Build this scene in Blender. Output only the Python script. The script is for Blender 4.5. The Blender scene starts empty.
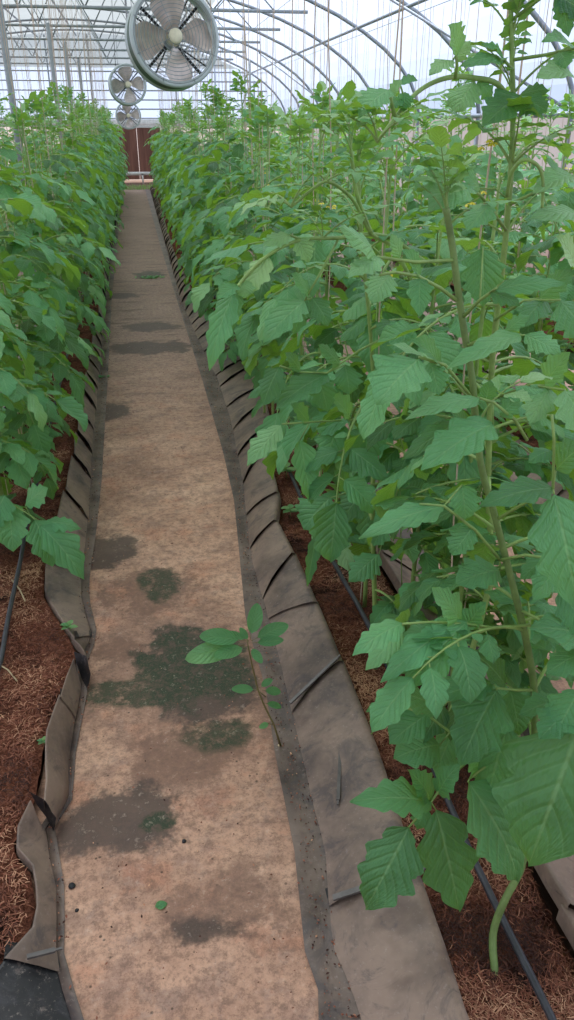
import bpy, math, random
import numpy as np
from mathutils import Vector, Matrix, noise

SC = bpy.context.scene
COL = SC.collection
PI = math.pi
# ------------------------------------------------------------------ camera model (574 x 1020)
F = 780.0; CX, CY = 287.0, 510.0
CAMH = 1.65
PITCH = math.atan(388 / 780.0); YAW = math.atan(152 / 871.0)
cam_d = bpy.data.cameras.new('camera'); cam = bpy.data.objects.new('camera', cam_d); COL.objects.link(cam)
cam.location = (0, 0, CAMH); cam.rotation_euler = (PI / 2 - PITCH, 0, -YAW)
cam_d.sensor_fit = 'VERTICAL'; cam_d.sensor_height = 24.0; cam_d.lens = 24.0 * F / 1020.0
cam_d.clip_start = 0.05; cam_d.clip_end = 200
SC.camera = cam

def ray(px, py):
    u = px - CX; v = py - CY
    fwd = F * math.cos(PITCH) - v * math.sin(PITCH)
    up = -v * math.cos(PITCH) - F * math.sin(PITCH)
    return Vector((fwd * math.sin(YAW) + u * math.cos(YAW), fwd * math.cos(YAW) - u * math.sin(YAW), up))
def P(px, py, z=0.0):
    r = ray(px, py); k = (z - CAMH) / r.z
    return Vector((r.x * k, r.y * k, z))
def PY(px, py, Y):
    r = ray(px, py); k = Y / r.y
    return Vector((r.x * k, Y, CAMH + r.z * k))

# ------------------------------------------------------------------ naming helpers
def tag(o, label=None, cat=None, group=None, kind=None):
    if label: o['label'] = label
    if cat: o['category'] = cat
    if group: o['group'] = group
    if kind: o['kind'] = kind
    return o
def empty(name, loc=(0, 0, 0)):
    o = bpy.data.objects.new(name, None); COL.objects.link(o); o.location = loc
    o.empty_display_size = .1
    return o
ORD = ['first', 'second', 'third', 'fourth', 'fifth', 'sixth', 'seventh', 'eighth', 'ninth', 'tenth',
       'eleventh', 'twelfth', 'thirteenth', 'fourteenth', 'fifteenth', 'sixteenth', 'seventeenth', 'eighteenth']

class MB:
    def __init__(s):
        s.v = []; s.f = []; s.m = []; s.uv = []; s.t = []; s.smooth = True
    def add(s, vs, fs, mat=0, uvs=None, tint=0.5):
        b = len(s.v); s.v.extend([tuple(p) for p in vs])
        s.f.extend([tuple(i + b for i in f) for f in fs]); s.m.extend([mat] * len(fs))
        s.uv.extend(uvs if uvs else [(0, 0)] * len(vs)); s.t.extend([tint] * len(vs))
    def box(s, c, d, mat=0, R=None, tint=.5):
        c = Vector(c); hx, hy, hz = d[0] / 2, d[1] / 2, d[2] / 2
        vs = [Vector((x, y, z)) for x in (-hx, hx) for y in (-hy, hy) for z in (-hz, hz)]
        if R is not None: vs = [R @ q for q in vs]
        vs = [q + c for q in vs]
        s.add(vs, [(0, 1, 3, 2), (4, 6, 7, 5), (0, 4, 5, 1), (2, 3, 7, 6), (0, 2, 6, 4), (1, 5, 7, 3)], mat, None, tint)
    def tube(s, pts, r, n=6, mat=0, cap=True, tint=.5):
        pts = [Vector(p) for p in pts]; rs = r if isinstance(r, (list, tuple)) else [r] * len(pts)
        vs = []; ref = Vector((0.31, 0.17, 1)).normalized()
        d0 = (pts[-1] - pts[0])
        if abs(d0.normalized().dot(ref)) > .93: ref = Vector((1, .2, .1)).normalized()
        for i, p in enumerate(pts):
            d = (pts[min(i + 1, len(pts) - 1)] - pts[max(i - 1, 0)])
            if d.length < 1e-9: d = Vector((0, 0, 1))
            d.normalize(); a = d.cross(ref)
            if a.length < 1e-4: a = d.cross(Vector((1, 0, 0)))
            a.normalize(); b = d.cross(a)
            for k in range(n):
                t = 2 * PI * k / n
                vs.append(p + (a * math.cos(t) + b * math.sin(t)) * rs[i])
        fs = []
        for i in range(len(pts) - 1):
            for k in range(n):
                k2 = (k + 1) % n
                fs.append((i * n + k, i * n + k2, (i + 1) * n + k2, (i + 1) * n + k))
        if cap and n > 2:
            fs.append(tuple(range(n - 1, -1, -1))); e = (len(pts) - 1) * n; fs.append(tuple(range(e, e + n)))
        s.add(vs, fs, mat, None, tint)
    def mesh(s, name, mats):
        me = bpy.data.meshes.new(name)
        me.from_pydata([tuple(p) for p in s.v], [], s.f)
        for m in mats: me.materials.append(m)
        me.polygons.foreach_set('material_index', s.m)
        me.polygons.foreach_set('use_smooth', [s.smooth] * len(s.f))
        uvl = me.uv_layers.new(name='UVMap')
        li = np.zeros(len(me.loops), dtype=np.int32); me.loops.foreach_get('vertex_index', li)
        uv = np.array(s.uv, dtype=np.float32)[li]
        uvl.data.foreach_set('uv', uv.ravel())
        at = me.attributes.new('tint', 'FLOAT', 'POINT'); at.data.foreach_set('value', np.array(s.t, dtype=np.float32))
        me.update(); return me
    def build(s, name, mats, parent=None, loc=None):
        if not isinstance(mats, (list, tuple)): mats = [mats]
        o = bpy.data.objects.new(name, s.mesh(name, mats)); COL.objects.link(o)
        if parent: o.parent = parent
        if loc is not None: o.location = loc
        return o

# ------------------------------------------------------------------ materials
def S(c):  # sRGB 0-255 -> linear rgba
    return tuple(((x / 255) / 12.92 if x / 255 <= .04045 else ((x / 255 + .055) / 1.055) ** 2.4) for x in c) + (1,)
class NT:
    def __init__(s, name):
        s.m = bpy.data.materials.new(name); s.m.use_nodes = True; s.t = s.m.node_tree; s.t.nodes.clear()
        s.out = s.n('ShaderNodeOutputMaterial')
    def n(s, ty, **kw):
        nd = s.t.nodes.new(ty)
        for k, v in kw.items():
            if k.startswith('i_'):
                key = k[2:]; key = int(key) if key.isdigit() else key.replace('_', ' ')
                nd.inputs[key].default_value = v
            else: setattr(nd, k, v)
        return nd
    def l(s, a, b, ao=0, bi=0):
        A = a.outputs[ao] if not hasattr(a, 'is_linked') else a
        s.t.links.new(A, b.inputs[bi])
    def math(s, op, a, b=None, clamp=False):
        nd = s.n('ShaderNodeMath', operation=op); nd.use_clamp = clamp
        for i, x in enumerate((a, b)):
            if x is None: continue
            if isinstance(x, (int, float)): nd.inputs[i].default_value = x
            else: s.t.links.new(x, nd.inputs[i])
        return nd.outputs[0]
    def mix(s, fac, a, b):
        nd = s.n('ShaderNodeMix', data_type='RGBA')
        for idx, x in ((0, fac), (6, a), (7, b)):
            if isinstance(x, (int, float, tuple)): nd.inputs[idx].default_value = x
            else: s.t.links.new(x, nd.inputs[idx])
        return nd.outputs[2]
    def ramp(s, fac, stops):
        nd = s.n('ShaderNodeValToRGB'); cr = nd.color_ramp
        while len(cr.elements) > 1: cr.elements.remove(cr.elements[-1])
        cr.elements[0].position = stops[0][0]; cr.elements[0].color = stops[0][1]
        for p, c in stops[1:]:
            e = cr.elements.new(p); e.color = c
        s.t.links.new(fac, nd.inputs[0]); return nd.outputs[0]
    def smooth(s, x, a, b):  # smoothstep -> 0..1
        nd = s.n('ShaderNodeMapRange', interpolation_type='SMOOTHSTEP')
        s.t.links.new(x, nd.inputs[0]); nd.inputs[1].default_value = a; nd.inputs[2].default_value = b
        return nd.outputs[0]
    def noise(s, scale, detail=4, rough=.6, vec=None, dist=0):
        nd = s.n('ShaderNodeTexNoise'); nd.inputs['Scale'].default_value = scale; nd.inputs['Detail'].default_value = detail
        nd.inputs['Roughness'].default_value = rough; nd.inputs['Distortion'].default_value = dist
        if vec is not None: s.t.links.new(vec, nd.inputs['Vector'])
        return nd.outputs[0]
    def obj(s): return s.n('ShaderNodeTexCoord').outputs['Object']
    def princ(s, color, rough=.6, metal=0, bump=None, bstr=.3, bdist=.01, spec=None):
        p = s.n('ShaderNodeBsdfPrincipled')
        for key, x in (('Base Color', color), ('Roughness', rough), ('Metallic', metal)):
            if isinstance(x, (int, float, tuple)): p.inputs[key].default_value = x
            else: s.t.links.new(x, p.inputs[key])
        if spec is not None: p.inputs['Specular IOR Level'].default_value = spec
        if bump is not None:
            b = s.n('ShaderNodeBump'); b.inputs['Strength'].default_value = bstr; b.inputs['Distance'].default_value = bdist
            s.t.links.new(bump, b.inputs['Height']); s.t.links.new(b.outputs[0], p.inputs['Normal'])
        return p
    def done(s, sh):
        s.t.links.new(sh.outputs[0], s.out.inputs[0]); return s.m

def simple(name, c, rough=.6, metal=0, var=.15, scale=20):
    N = NT(name); v = N.noise(scale, 3, .6, N.obj())
    c0 = S(c); dk = tuple(x * (1 - var) for x in c0[:3]) + (1,); lt = tuple(min(1, x * (1 + var)) for x in c0[:3]) + (1,)
    col = N.ramp(v, [(.3, dk), (.7, lt)])
    return N.done(N.princ(col, rough, metal, v, .15, .003))

def leaf_mat(name, dark, mid, light, trans, tfac=.30, rough=.44):
    N = NT(name)
    uv = N.n('ShaderNodeUVMap'); uv.uv_map = 'UVMap'
    sep = N.n('ShaderNodeSeparateXYZ'); N.l(uv, sep)
    u = N.math('ABSOLUTE', sep.outputs[0]); t = sep.outputs[1]
    at = N.n('ShaderNodeAttribute'); at.attribute_name = 'tint'; tint = at.outputs['Fac']
    oi = N.n('ShaderNodeObjectInfo')
    nz = N.noise(14, 2, .5, N.n('ShaderNodeNewGeometry').outputs['Position'])
    f = N.math('ADD', N.math('ADD', tint, N.math('MULTIPLY', N.math('SUBTRACT', oi.outputs['Random'], .5), .45)),
               N.math('MULTIPLY', N.math('SUBTRACT', nz, .5), .35), True)
    base = N.ramp(f, [(.0, dark), (.5, mid), (1, light)])
    # lateral veins
    ph = N.math('ADD', N.math('SUBTRACT', N.math('MULTIPLY', t, 7.5), N.math('MULTIPLY', u, 1.8)), N.math('MULTIPLY', N.noise(5, 2, .5, N.obj()), .8))
    tri = N.math('ABSOLUTE', N.math('SUBTRACT', N.math('FRACT', ph), .5))
    lat = N.math('SUBTRACT', 1, N.smooth(tri, .0, .09))
    midr = N.math('SUBTRACT', 1, N.smooth(u, .015, .07))
    vein = N.math('MAXIMUM', N.math('MULTIPLY', lat, .45), midr)
    col = N.mix(N.math('MULTIPLY', vein, .26), base, light)
    quilt = N.math('ADD', N.math('MULTIPLY', tri, -1.0), N.math('MULTIPLY', midr, -.6))
    quilt = N.math('SUBTRACT', N.math('MULTIPLY', N.smooth(tri, 0, .3), 1.0), N.math('MULTIPLY', midr, .8))
    fine = N.n('ShaderNodeTexVoronoi'); fine.inputs['Scale'].default_value = 16; N.l(uv, fine)
    quilt = N.math('ADD', quilt, N.math('MULTIPLY', fine.outputs['Distance'], .9))
    p = N.princ(col, rough, 0, quilt, .55, .005, .55)
    geo = N.n('ShaderNodeNewGeometry')
    N.t.links.new(N.mix(geo.outputs['Backfacing'], col, N.mix(.55, col, S((128, 168, 72)))), p.inputs['Base Color'])
    tr = N.n('ShaderNodeBsdfTranslucent'); tr.inputs[0].default_value = trans
    ms = N.n('ShaderNodeMixShader'); ms.inputs[0].default_value = tfac
    N.l(p, ms, 0, 1); N.l(tr, ms, 0, 2)
    return N.done(ms)

M = {}
M['leaf'] = leaf_mat('tomato_leaf', S((34, 92, 52)), S((104, 176, 116)), S((182, 224, 156)), S((160, 210, 55)))
M['weed_leaf'] = leaf_mat('weed_leaf', S((70, 135, 84)), S((108, 172, 112)), S((160, 205, 130)), S((130, 190, 60)), .35)
M['stem'] = simple('tomato_stem', (138, 168, 92), .5, 0, .2, 30)
M['stem_old'] = simple('tomato_stem_base', (112, 136, 74), .6, 0, .25, 30)
M['weed_stem'] = simple('weed_stem', (120, 110, 70), .5)
M['petal'] = simple('yellow_petal', (245, 225, 70), .5)
M['twine'] = simple('jute_twine', (206, 186, 164), .9)
M['wire'] = simple('steel_wire', (130, 132, 136), .4, .6)
M['steel'] = simple('galvanised_steel', (148, 154, 160), .45, .35)
M['steel_grey'] = simple('grey_steel', (150, 158, 160), .5, .2)
M['fan_ring'] = simple('fan_ring_paint', (196, 206, 204), .4, .2, .12, 8)
M['fan_drum'] = simple('fan_drum_green', (74, 96, 78), .5, .2)
M['fan_blade'] = simple('fan_blade', (216, 202, 192), .3, .35, .25, 7)
M['fan_hub'] = simple('fan_hub_cream', (226, 220, 190), .4)
M['black_iron'] = simple('black_iron', (40, 40, 42), .6, .2)
M['pipe'] = simple('black_drip_pipe', (62, 62, 66), .45, 0, .3, 30)
M['pale_root'] = simple('pale_dry_stalk', (190, 168, 130), .8)
M['batten'] = simple('grey_clip_strip', (96, 90, 86), .5, 0, .25, 30)
M['white'] = simple('white_rail_paint', (214, 214, 210), .6)
M['grass'] = simple('grass_green', (120, 150, 70), .8, 0, .4, 40)
M['dry_leaf'] = simple('fallen_leaf', (95, 150, 90), .6)

def film(name, c, transp, extra=0):
    N = NT(name)
    nz = N.noise(1.3, 3, .6, N.obj()); c0 = S(c)
    col = N.ramp(nz, [(.3, tuple(x * .93 for x in c0[:3]) + (1,)), (.7, c0)])
    tl = N.n('ShaderNodeBsdfTranslucent'); N.t.links.new(col, tl.inputs[0])
    df = N.n('ShaderNodeBsdfDiffuse'); N.t.links.new(col, df.inputs[0])
    a = N.n('ShaderNodeMixShader'); a.inputs[0].default_value = .25; N.l(tl, a, 0, 1); N.l(df, a, 0, 2)
    tp = N.n('ShaderNodeBsdfTransparent'); tp.inputs[0].default_value = c0
    b = N.n('ShaderNodeMixShader'); b.inputs[0].default_value = transp; N.l(a, b, 0, 1); N.l(tp, b, 0, 2)
    return N.done(b)
M['film'] = film('greenhouse_film', (222, 232, 254), .58)
M['film_shade'] = film('shade_net_film', (164, 171, 176), .30)
M['curtain'] = film('side_curtain', (214, 198, 192), .30)

def brown_panel():
    N = NT('brown_board'); o = N.obj()
    mp = N.n('ShaderNodeMapping'); mp.inputs['Scale'].default_value = (9, 9, .6); N.t.links.new(o, mp.inputs[0])
    nz = N.noise(1.5, 4, .6, mp.outputs[0])
    return N.done(N.princ(N.ramp(nz, [(.3, S((96, 62, 52))), (.7, S((140, 96, 80)))]), .7, 0, nz, .3, .01))
M['brown'] = brown_panel()

def concrete():
    N = NT('stained_concrete'); o = N.obj()
    n1 = N.noise(2.2, 6, .62, o); n2 = N.noise(9, 6, .65, o); n3 = N.noise(60, 4, .7, o)
    col = N.ramp(n1, [(.28, S((150, 114, 94))), (.5, S((198, 156, 130))), (.72, S((222, 182, 154)))])
    col = N.mix(N.math('MULTIPLY', N.smooth(n2, .48, .62), .5), col, S((138, 110, 98)))
    col = N.mix(N.math('MULTIPLY', N.smooth(N.noise(13, 6, .75, o), .52, .64), .4), col, S((150, 128, 116)))
    col = N.mix(N.math('MULTIPLY', N.smooth(N.noise(5, 5, .7, o), .52, .66), .35), col, S((196, 128, 96)))
    # streaks across the path
    mp = N.n('ShaderNodeMapping'); mp.inputs['Scale'].default_value = (1.2, 6, 1); N.t.links.new(o, mp.inputs[0])
    n4 = N.noise(1.6, 5, .65, mp.outputs[0])
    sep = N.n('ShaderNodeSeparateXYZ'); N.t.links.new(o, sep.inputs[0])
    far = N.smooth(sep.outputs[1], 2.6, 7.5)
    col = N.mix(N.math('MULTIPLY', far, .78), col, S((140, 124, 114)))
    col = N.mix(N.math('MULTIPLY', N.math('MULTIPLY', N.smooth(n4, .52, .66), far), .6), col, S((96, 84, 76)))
    wob = N.n('ShaderNodeTexNoise'); wob.inputs['Scale'].default_value = 7; wob.inputs['Detail'].default_value = 6
    wob.inputs['Roughness'].default_value = .7; N.t.links.new(o, wob.inputs[0])
    def stain(px, py, rx, ry, s0=.75, s1=1.15, amt=.55):
        c = P(px, py); ex = P(px + rx, py); ey = P(px, py - ry)
        rX = (ex - c).length; rY = max((ey - c).length, (P(px, py + ry) - c).length)
        v = N.n('ShaderNodeVectorMath', operation='SUBTRACT'); N.t.links.new(o, v.inputs[0]); v.inputs[1].default_value = c
        w = N.n('ShaderNodeVectorMath', operation='MULTIPLY'); N.l(v, w); w.inputs[1].default_value = (1 / rX, 1 / rY, 0)
        ln = N.n('ShaderNodeVectorMath', operation='LENGTH'); N.l(w, ln)
        d = N.math('ADD', ln.outputs['Value'], N.math('MULTIPLY', N.math('SUBTRACT', wob.outputs[0], .5), amt * 4))
        return N.math('SUBTRACT', 1, N.smooth(d, s0, s1))
    wet = None
    def put(masks, c, k):
        nonlocal col, wet
        m = masks[0]
        for q in masks[1:]: m = N.math('MAXIMUM', m, q)
        col_ = N.mix(N.math('MULTIPLY', m, k), col, c); col = col_
        wet = m if wet is None else N.math('MAXIMUM', wet, m)
    put([stain(165, 672, 100, 62, .6, 1.25, .7), stain(185, 762, 75, 34, .5, 1.2, .8)], S((150, 114, 94)), .75)
    put([stain(185, 755, 60, 26), stain(265, 690, 22, 60, .6, 1.2), stain(150, 590, 50, 20, .7, 1.0, .8), stain(235, 900, 60, 40, .5, 1.3, 1),
         stain(120, 650, 30, 12), stain(280, 620, 12, 30)], S((128, 94, 76)), .72)
    put([stain(118, 822, 66, 34), stain(108, 552, 32, 17), stain(185, 655, 48, 30), stain(205, 690, 50, 34), stain(108, 412, 20, 9),
         stain(140, 348, 34, 7, .7, 1.1, .4), stain(170, 347, 22, 6), stain(150, 327, 30, 5, .7, 1.1, .4), stain(120, 296, 20, 3), stain(215, 930, 40, 14, .4, 1.3, 1)],
        S((64, 54, 48)), .86)
    n5 = N.smooth(N.noise(20, 6, .8, o), .30, .52)
    put([N.math('MULTIPLY', n5, stain(190, 666, 56, 38)), N.math('MULTIPLY', n5, stain(170, 692, 85, 14)), N.math('MULTIPLY', n5, stain(125, 692, 50, 13)), N.math('MULTIPLY', n5, stain(160, 822, 22, 9)),
         N.math('MULTIPLY', n5, stain(160, 585, 22, 14)), N.math('MULTIPLY', n5, stain(150, 275, 16, 4)), N.math('MULTIPLY', n5, stain(215, 735, 40, 16, .5, 1.2))], S((28, 54, 28)), .9)
    sp = N.n('ShaderNodeTexVoronoi'); sp.inputs['Scale'].default_value = 34; N.t.links.new(o, sp.inputs[0])
    dots = N.math('MULTIPLY', N.math('SUBTRACT', 1, N.smooth(sp.outputs['Distance'], .08, .16)), N.smooth(N.noise(7, 2, .5, o), .5, .6))
    col = N.mix(N.math('MULTIPLY', dots, .8), col, S((60, 48, 40)))
    sp2 = N.smooth(N.noise(110, 4, .8, o), .54, .68)
    col = N.mix(N.math('MULTIPLY', sp2, .5), col, S((100, 82, 70)))
    g = N.noise(34, 6, .85, o)
    col = N.mix(N.math('MULTIPLY', N.math('SUBTRACT', 1, N.smooth(g, .38, .55)), .55), col, S((108, 84, 72)))
    col = N.mix(N.math('MULTIPLY', N.smooth(g, .55, .68), .35), col, S((216, 190, 170)))
    rough = N.math('SUBTRACT', .85, N.math('MULTIPLY', wet, .25))
    bh = N.math('ADD', N.math('MULTIPLY', n2, .5), N.math('MULTIPLY', n3, .35))
    return N.done(N.princ(col, rough, 0, bh, .45, .006, .3))
M['concrete'] = concrete()

def soil_mat():
    N = NT('coir_soil'); o = N.obj()
    n1 = N.noise(5, 5, .65, o); n2 = N.noise(55, 6, .75, o, 1.5)
    c = N.ramp(n2, [(.3, S((44, 26, 20))), (.5, S((120, 72, 54))), (.7, S((178, 120, 94)))])
    c = N.mix(N.smooth(n1, .5, .66), c, S((52, 34, 28)))
    return N.done(N.princ(c, .95, 0, n2, .9, .02, .1))
M['soil'] = soil_mat()
def fibre_mat():
    N = NT('coir_fibre'); at = N.n('ShaderNodeAttribute'); at.attribute_name = 'tint'
    c = N.ramp(at.outputs['Fac'], [(0, S((58, 32, 24))), (.5, S((146, 88, 66))), (1, S((214, 164, 128)))])
    return N.done(N.princ(c, .9, 0, None))
M['fibre'] = fibre_mat()
def plastic(name, a, b, rough=.42):
    N = NT(name); o = N.obj()
    n1 = N.noise(4, 5, .65, o); n2 = N.noise(30, 5, .7, o)
    c = N.ramp(n1, [(.32, a), (.6, b)])
    c = N.mix(N.math('MULTIPLY', N.smooth(n2, .56, .72), .35), c, S((150, 132, 122)))
    c = N.mix(N.math('MULTIPLY', N.smooth(N.noise(3.1, 4, .7, o), .58, .66), .35), c, S((70, 50, 42)))
    fs_ = N.noise(90, 5, .8, o)
    c = N.mix(N.math('MULTIPLY', N.smooth(fs_, .56, .7), .4), c, S((172, 156, 146)))
    c = N.mix(N.math('MULTIPLY', N.math('SUBTRACT', 1, N.smooth(N.noise(7, 6, .75, o, 1.2), .36, .50)), .5), c, S((62, 60, 64)))
    r = N.math('ADD', rough - .1, N.math('MULTIPLY', n2, .4))
    return N.done(N.princ(c, r, 0, N.noise(9, 3, .6, o), .35, .01, .35))
M['plastic'] = plastic('dusty_mulch_plastic', S((92, 79, 72)), S((146, 124, 108)))
M['plastic_black'] = plastic('clean_black_plastic', S((26, 26, 28)), S((44, 42, 43)), .3)
M['gutter'] = plastic('dirty_plastic_gutter', S((62, 50, 44)), S((122, 104, 92)), .4)
M['ground'] = simple('ground_soil', (104, 78, 64), .95, 0, .3, 3)

# ------------------------------------------------------------------ world and exposure
w = bpy.data.worlds.new('sky'); SC.world = w; w.use_nodes = True
bg = w.node_tree.nodes['Background']
wt = w.node_tree; tc = wt.nodes.new('ShaderNodeTexCoord'); sp_ = wt.nodes.new('ShaderNodeSeparateXYZ'); rp = wt.nodes.new('ShaderNodeValToRGB')
wt.links.new(tc.outputs['Generated'], sp_.inputs[0]); wt.links.new(sp_.outputs[2], rp.inputs[0]); wt.links.new(rp.outputs[0], bg.inputs[0])
rp.color_ramp.elements[0].position = 0; rp.color_ramp.elements[0].color = (.80, .88, 1.0, 1)
rp.color_ramp.elements[1].position = .6; rp.color_ramp.elements[1].color = (1, 1, 1, 1)
bg.inputs[1].default_value = .85
sun_d = bpy.data.lights.new('sun', 'SUN'); sun_d.energy = 6.0; sun_d.angle = .5; sun_d.color = (1, .97, .92)
sun = bpy.data.objects.new('sun', sun_d); COL.objects.link(sun); sun.rotation_euler = (math.radians(-28), math.radians(-12), 0)
SC.view_settings.view_transform = 'Standard'; SC.view_settings.look = 'None'; SC.view_settings.gamma = 1
SC.view_settings.use_curve_mapping = False; SC.view_settings.exposure = 0.42

# ------------------------------------------------------------------ the shell
XC, HW = -1.5, 6.0          # ridge line and half width
EAVE, RIDGE = 1.75, 3.95
YF, YB = -3.0, 27.2
def arch_pts(n=20):
    pts = []
    for i in range(n + 1):
        a = PI * i / n
        c, s_ = math.cos(a), math.sin(a)
        x = XC + HW * (abs(c) ** 1.05) * (1 if c >= 0 else -1)
        z = EAVE + (RIDGE - EAVE) * (abs(s_) ** 1.05)
        pts.append((x, z))
    return pts
ARC = arch_pts(28)
def arch_z(x):
    for (x0, z0), (x1, z1) in zip(ARC, ARC[1:]):
        if x1 <= x <= x0: return z0 + (z1 - z0) * (x - x0) / (x1 - x0 + 1e-9)
    return EAVE
def shell():
    b = MB()   # ceiling: the film over the hoops, shade net over its middle
    off = .04
    A = [(XC + (x - XC) * 1.008, z + off) for x, z in ARC]
    ys = [YF, 3, 9, 15, 21, YB]
    for (x0, z0), (x1, z1) in zip(A, A[1:]):
        for y0, y1 in zip(ys, ys[1:]):
            b.add([(x0, y0, z0), (x1, y0, z1), (x1, y1, z1), (x0, y1, z0)], [(0, 1, 2, 3)], 1 if max(x0, x1) < 1.7 and min(x0, x1) > -5 else 0)
    tag(b.build('ceiling', [M['film'], M['film_shade']]), kind='structure')
    for nm, x in (('wall_right', A[0][0]), ('wall_left', A[-1][0])):
        b = MB(); b.smooth = False
        sgn = 1 if x > 0 else -1
        b.add([(x, YF, 0), (x, YB, 0), (x, YB, 1.70), (x, YF, 1.70)], [(0, 1, 2, 3)], 0)
        b.add([(x, YF, 1.70), (x, YB, 1.70), (x, YB, EAVE + off), (x, YF, EAVE + off)], [(0, 1, 2, 3)], 1)
        tag(b.build(nm, [M['curtain'], M['film']]), kind='structure')
    for nm, y in (('wall_back', YB), ('wall_front', YF)):
        b = MB(); b.smooth = False
        n = len(A)
        vs = [(x, y, z) for x, z in A] + [(x, y, min(z, 3.1)) for x, z in A] + [(x, y, 1.55) for x, z in A] + [(x, y, 0) for x, z in A]
        for q, mt in ((0, 2), (1, 0), (2, 1)):
            b.add(vs, [(q * n + i, q * n + i + 1, q * n + n + i + 1, q * n + n + i) for i in range(n - 1)], mt)
        tag(b.build(nm, [M['film'], M['curtain'], M['film_shade']]), kind='structure')
    b = MB(); b.smooth = False
    b.add([(-9, YF - 1, -.06), (6, YF - 1, -.06), (6, YB + 2, -.06), (-9, YB + 2, -.06)], [(0, 1, 2, 3)])
    tag(b.build('floor', M['ground']), kind='structure')
shell()

# ------------------------------------------------------------------ trusses, purlins, posts
TY = [1.0 + 2.5 * k for k in range(11)]      # 1.0 .. 26
TIE = 3.12
def steel_frame():
    xt = max(x for x, z in ARC if z >= TIE - .02); xt0 = 2 * XC - xt
    for k, y in enumerate(TY):
        root = empty('roof_truss', (XC, y, TIE))
        tag(root, 'grey steel roof truss, %s back from the viewer along the greenhouse' % ORD[k], 'roof truss', 'roof trusses across the greenhouse')
        b = MB(); b.tube([(x - XC, 0, z - TIE) for x, z in ARC] , .027, 6); 
        b.tube([(ARC[0][0] - XC, 0, EAVE - TIE), (ARC[0][0] - XC, 0, -TIE)], .027, 6); b.tube([(ARC[-1][0] - XC, 0, EAVE - TIE), (ARC[-1][0] - XC, 0, -TIE)], .027, 6)
        b.build('hoop', M['steel'], root)
        b = MB(); b.tube([(xt0 - XC, 0, 0), (xt - XC, 0, 0)], .024, 6); b.build('tie_beam', M['steel_grey'], root)
        xs = np.linspace(xt0 + .5, xt - .5, 9)
        for i in range(8):
            xm = (xs[i] + xs[i + 1]) / 2
            b = MB(); b.tube([(xs[i] - XC, 0, 0), (xm - XC, 0, arch_z(xm) - TIE), (xs[i + 1] - XC, 0, 0)], .012, 5)
            b.build('web_strut', M['steel_grey'], root)
    pl = [(3.40, 'right slope above the beds'), (1.2, 'right of the fans'), (0.0, 'over the path'), (-2.6, 'just left of the ridge'), (-4.8, 'half way down the left slope'), (-1.5, 'along the ridge'), (-3.6, 'left slope'), (-6.2, 'low on the left slope')]
    for x, d in pl:
        z = arch_z(x) - .04
        b = MB(); b.tube([(x, YF, z), (x, YB, z)], .022, 6)
        tag(b.build('purlin', M['steel']), 'long grey steel purlin running down the roof, ' + d, 'purlin', 'purlins under the roof film')
    for k, (x, y, r) in enumerate([(-1.3, 10.0, .036), (-1.3, 15.6, .034), (-1.3, 19.2, .034), (-1.3, 23.6, .034), (3.1, 23.5, .03)]):
        b = MB(); b.tube([(x, y, -.05), (x, y, TIE if k else TIE)], r, 10); b.tube([(x, y, -.055), (x, y, .03)], r + .05, 10)
        tag(b.build('support_post', M['steel_grey']), 'grey steel post holding up the roof, %s' % (['nearest post at the left edge', 'second of the posts behind the left plants', 'third of the posts behind the left plants', 'farthest post behind the left plants', 'post among the right beds by the end wall'][k]), 'post', 'roof posts')
    for k, z in enumerate((1.75, 2.0, 2.25, 2.5, 2.75, 3.0)):
        b = MB(); b.tube([(XC - 5.6, YB - .08, z), (XC + 5.6, YB - .08, z)], .022, 6)
        tag(b.build('end_wall_rail', M['steel']), 'thin horizontal steel rail on the white end wall, %s from the bottom' % ORD[k], 'rail', 'rails of the end wall')
    for k, x in enumerate((-6, -4.8, -3.6, -2.4, -1.2, 1.3, 2.5, 3.7)):
        b = MB(); b.tube([(x, YB - .12, 0), (x, YB - .12, arch_z(x))], .025, 6)
        tag(b.build('end_wall_stud', M['steel']), 'upright steel stud against the white end wall, %s from the left' % ORD[k], 'stud', 'studs of the end wall')
    b = MB(); b.box((XC, YB - .2, 1.62), (11.6, .06, .2)); tag(b.build('trim_1', M['white']), kind='structure')
    # eave rail along the right wall
    b = MB(); b.tube([(4.44, YF, 1.72), (4.44, YB, 1.72)], .03, 6); tag(b.build('trim_2', M['steel']), kind='structure')
    # slanting braces on the right bays
    for k, (y0, y1) in enumerate([(3.5, 6.0), (8.5, 11.0), (18.5, 21.0)]):
        b = MB(); b.tube([(4.38, y0, 1.8), (3.0, y1, arch_z(3.0) - .04)], .018, 6)
        tag(b.build('wind_brace', M['steel']), 'slanting steel brace on the right roof slope, %s from the viewer' % ORD[k], 'brace', 'wind braces')
steel_frame()

def brown_door():
    root = empty('door_1', (.02, YB - .34, 0)); tag(root, kind='structure')
    b = MB(); b.smooth = False
    for k in range(2):
        x0 = -.72 + .73 * k
        for q in range(4):
            b.box((x0 + .09 + q * .18, 0, .77), (.172, .04, 1.45), 0)
        b.box((x0 + .36, .02, .77), (.715, .03, 1.45), 0)
    b.build('door_panel', M['brown'], root)
    b = MB(); b.smooth = False
    b.box((0, 0, 1.53), (1.7, .07, .07)); b.box((-.80, 0, .75), (.08, .07, 1.6)); b.box((.80, 0, .75), (.08, .07, 1.6))
    b.build('door_frame', M['white'], root)
    b = MB(); b.box((0, -1.3, .28), (2.2, .05, .09)); b.box((-1.0, -1.3, .14), (.05, .05, .28)); b.box((1.0, -1.3, .14), (.05, .05, .28)); b.box((.0, -1.3, .14), (.05, .05, .28))
    o = b.build('low_rail', M['white']); o.location = (.1, YB - .34, 0)
    tag(o, 'low white rail across the far end of the path, before the brown doors', 'rail')
brown_door()

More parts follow.
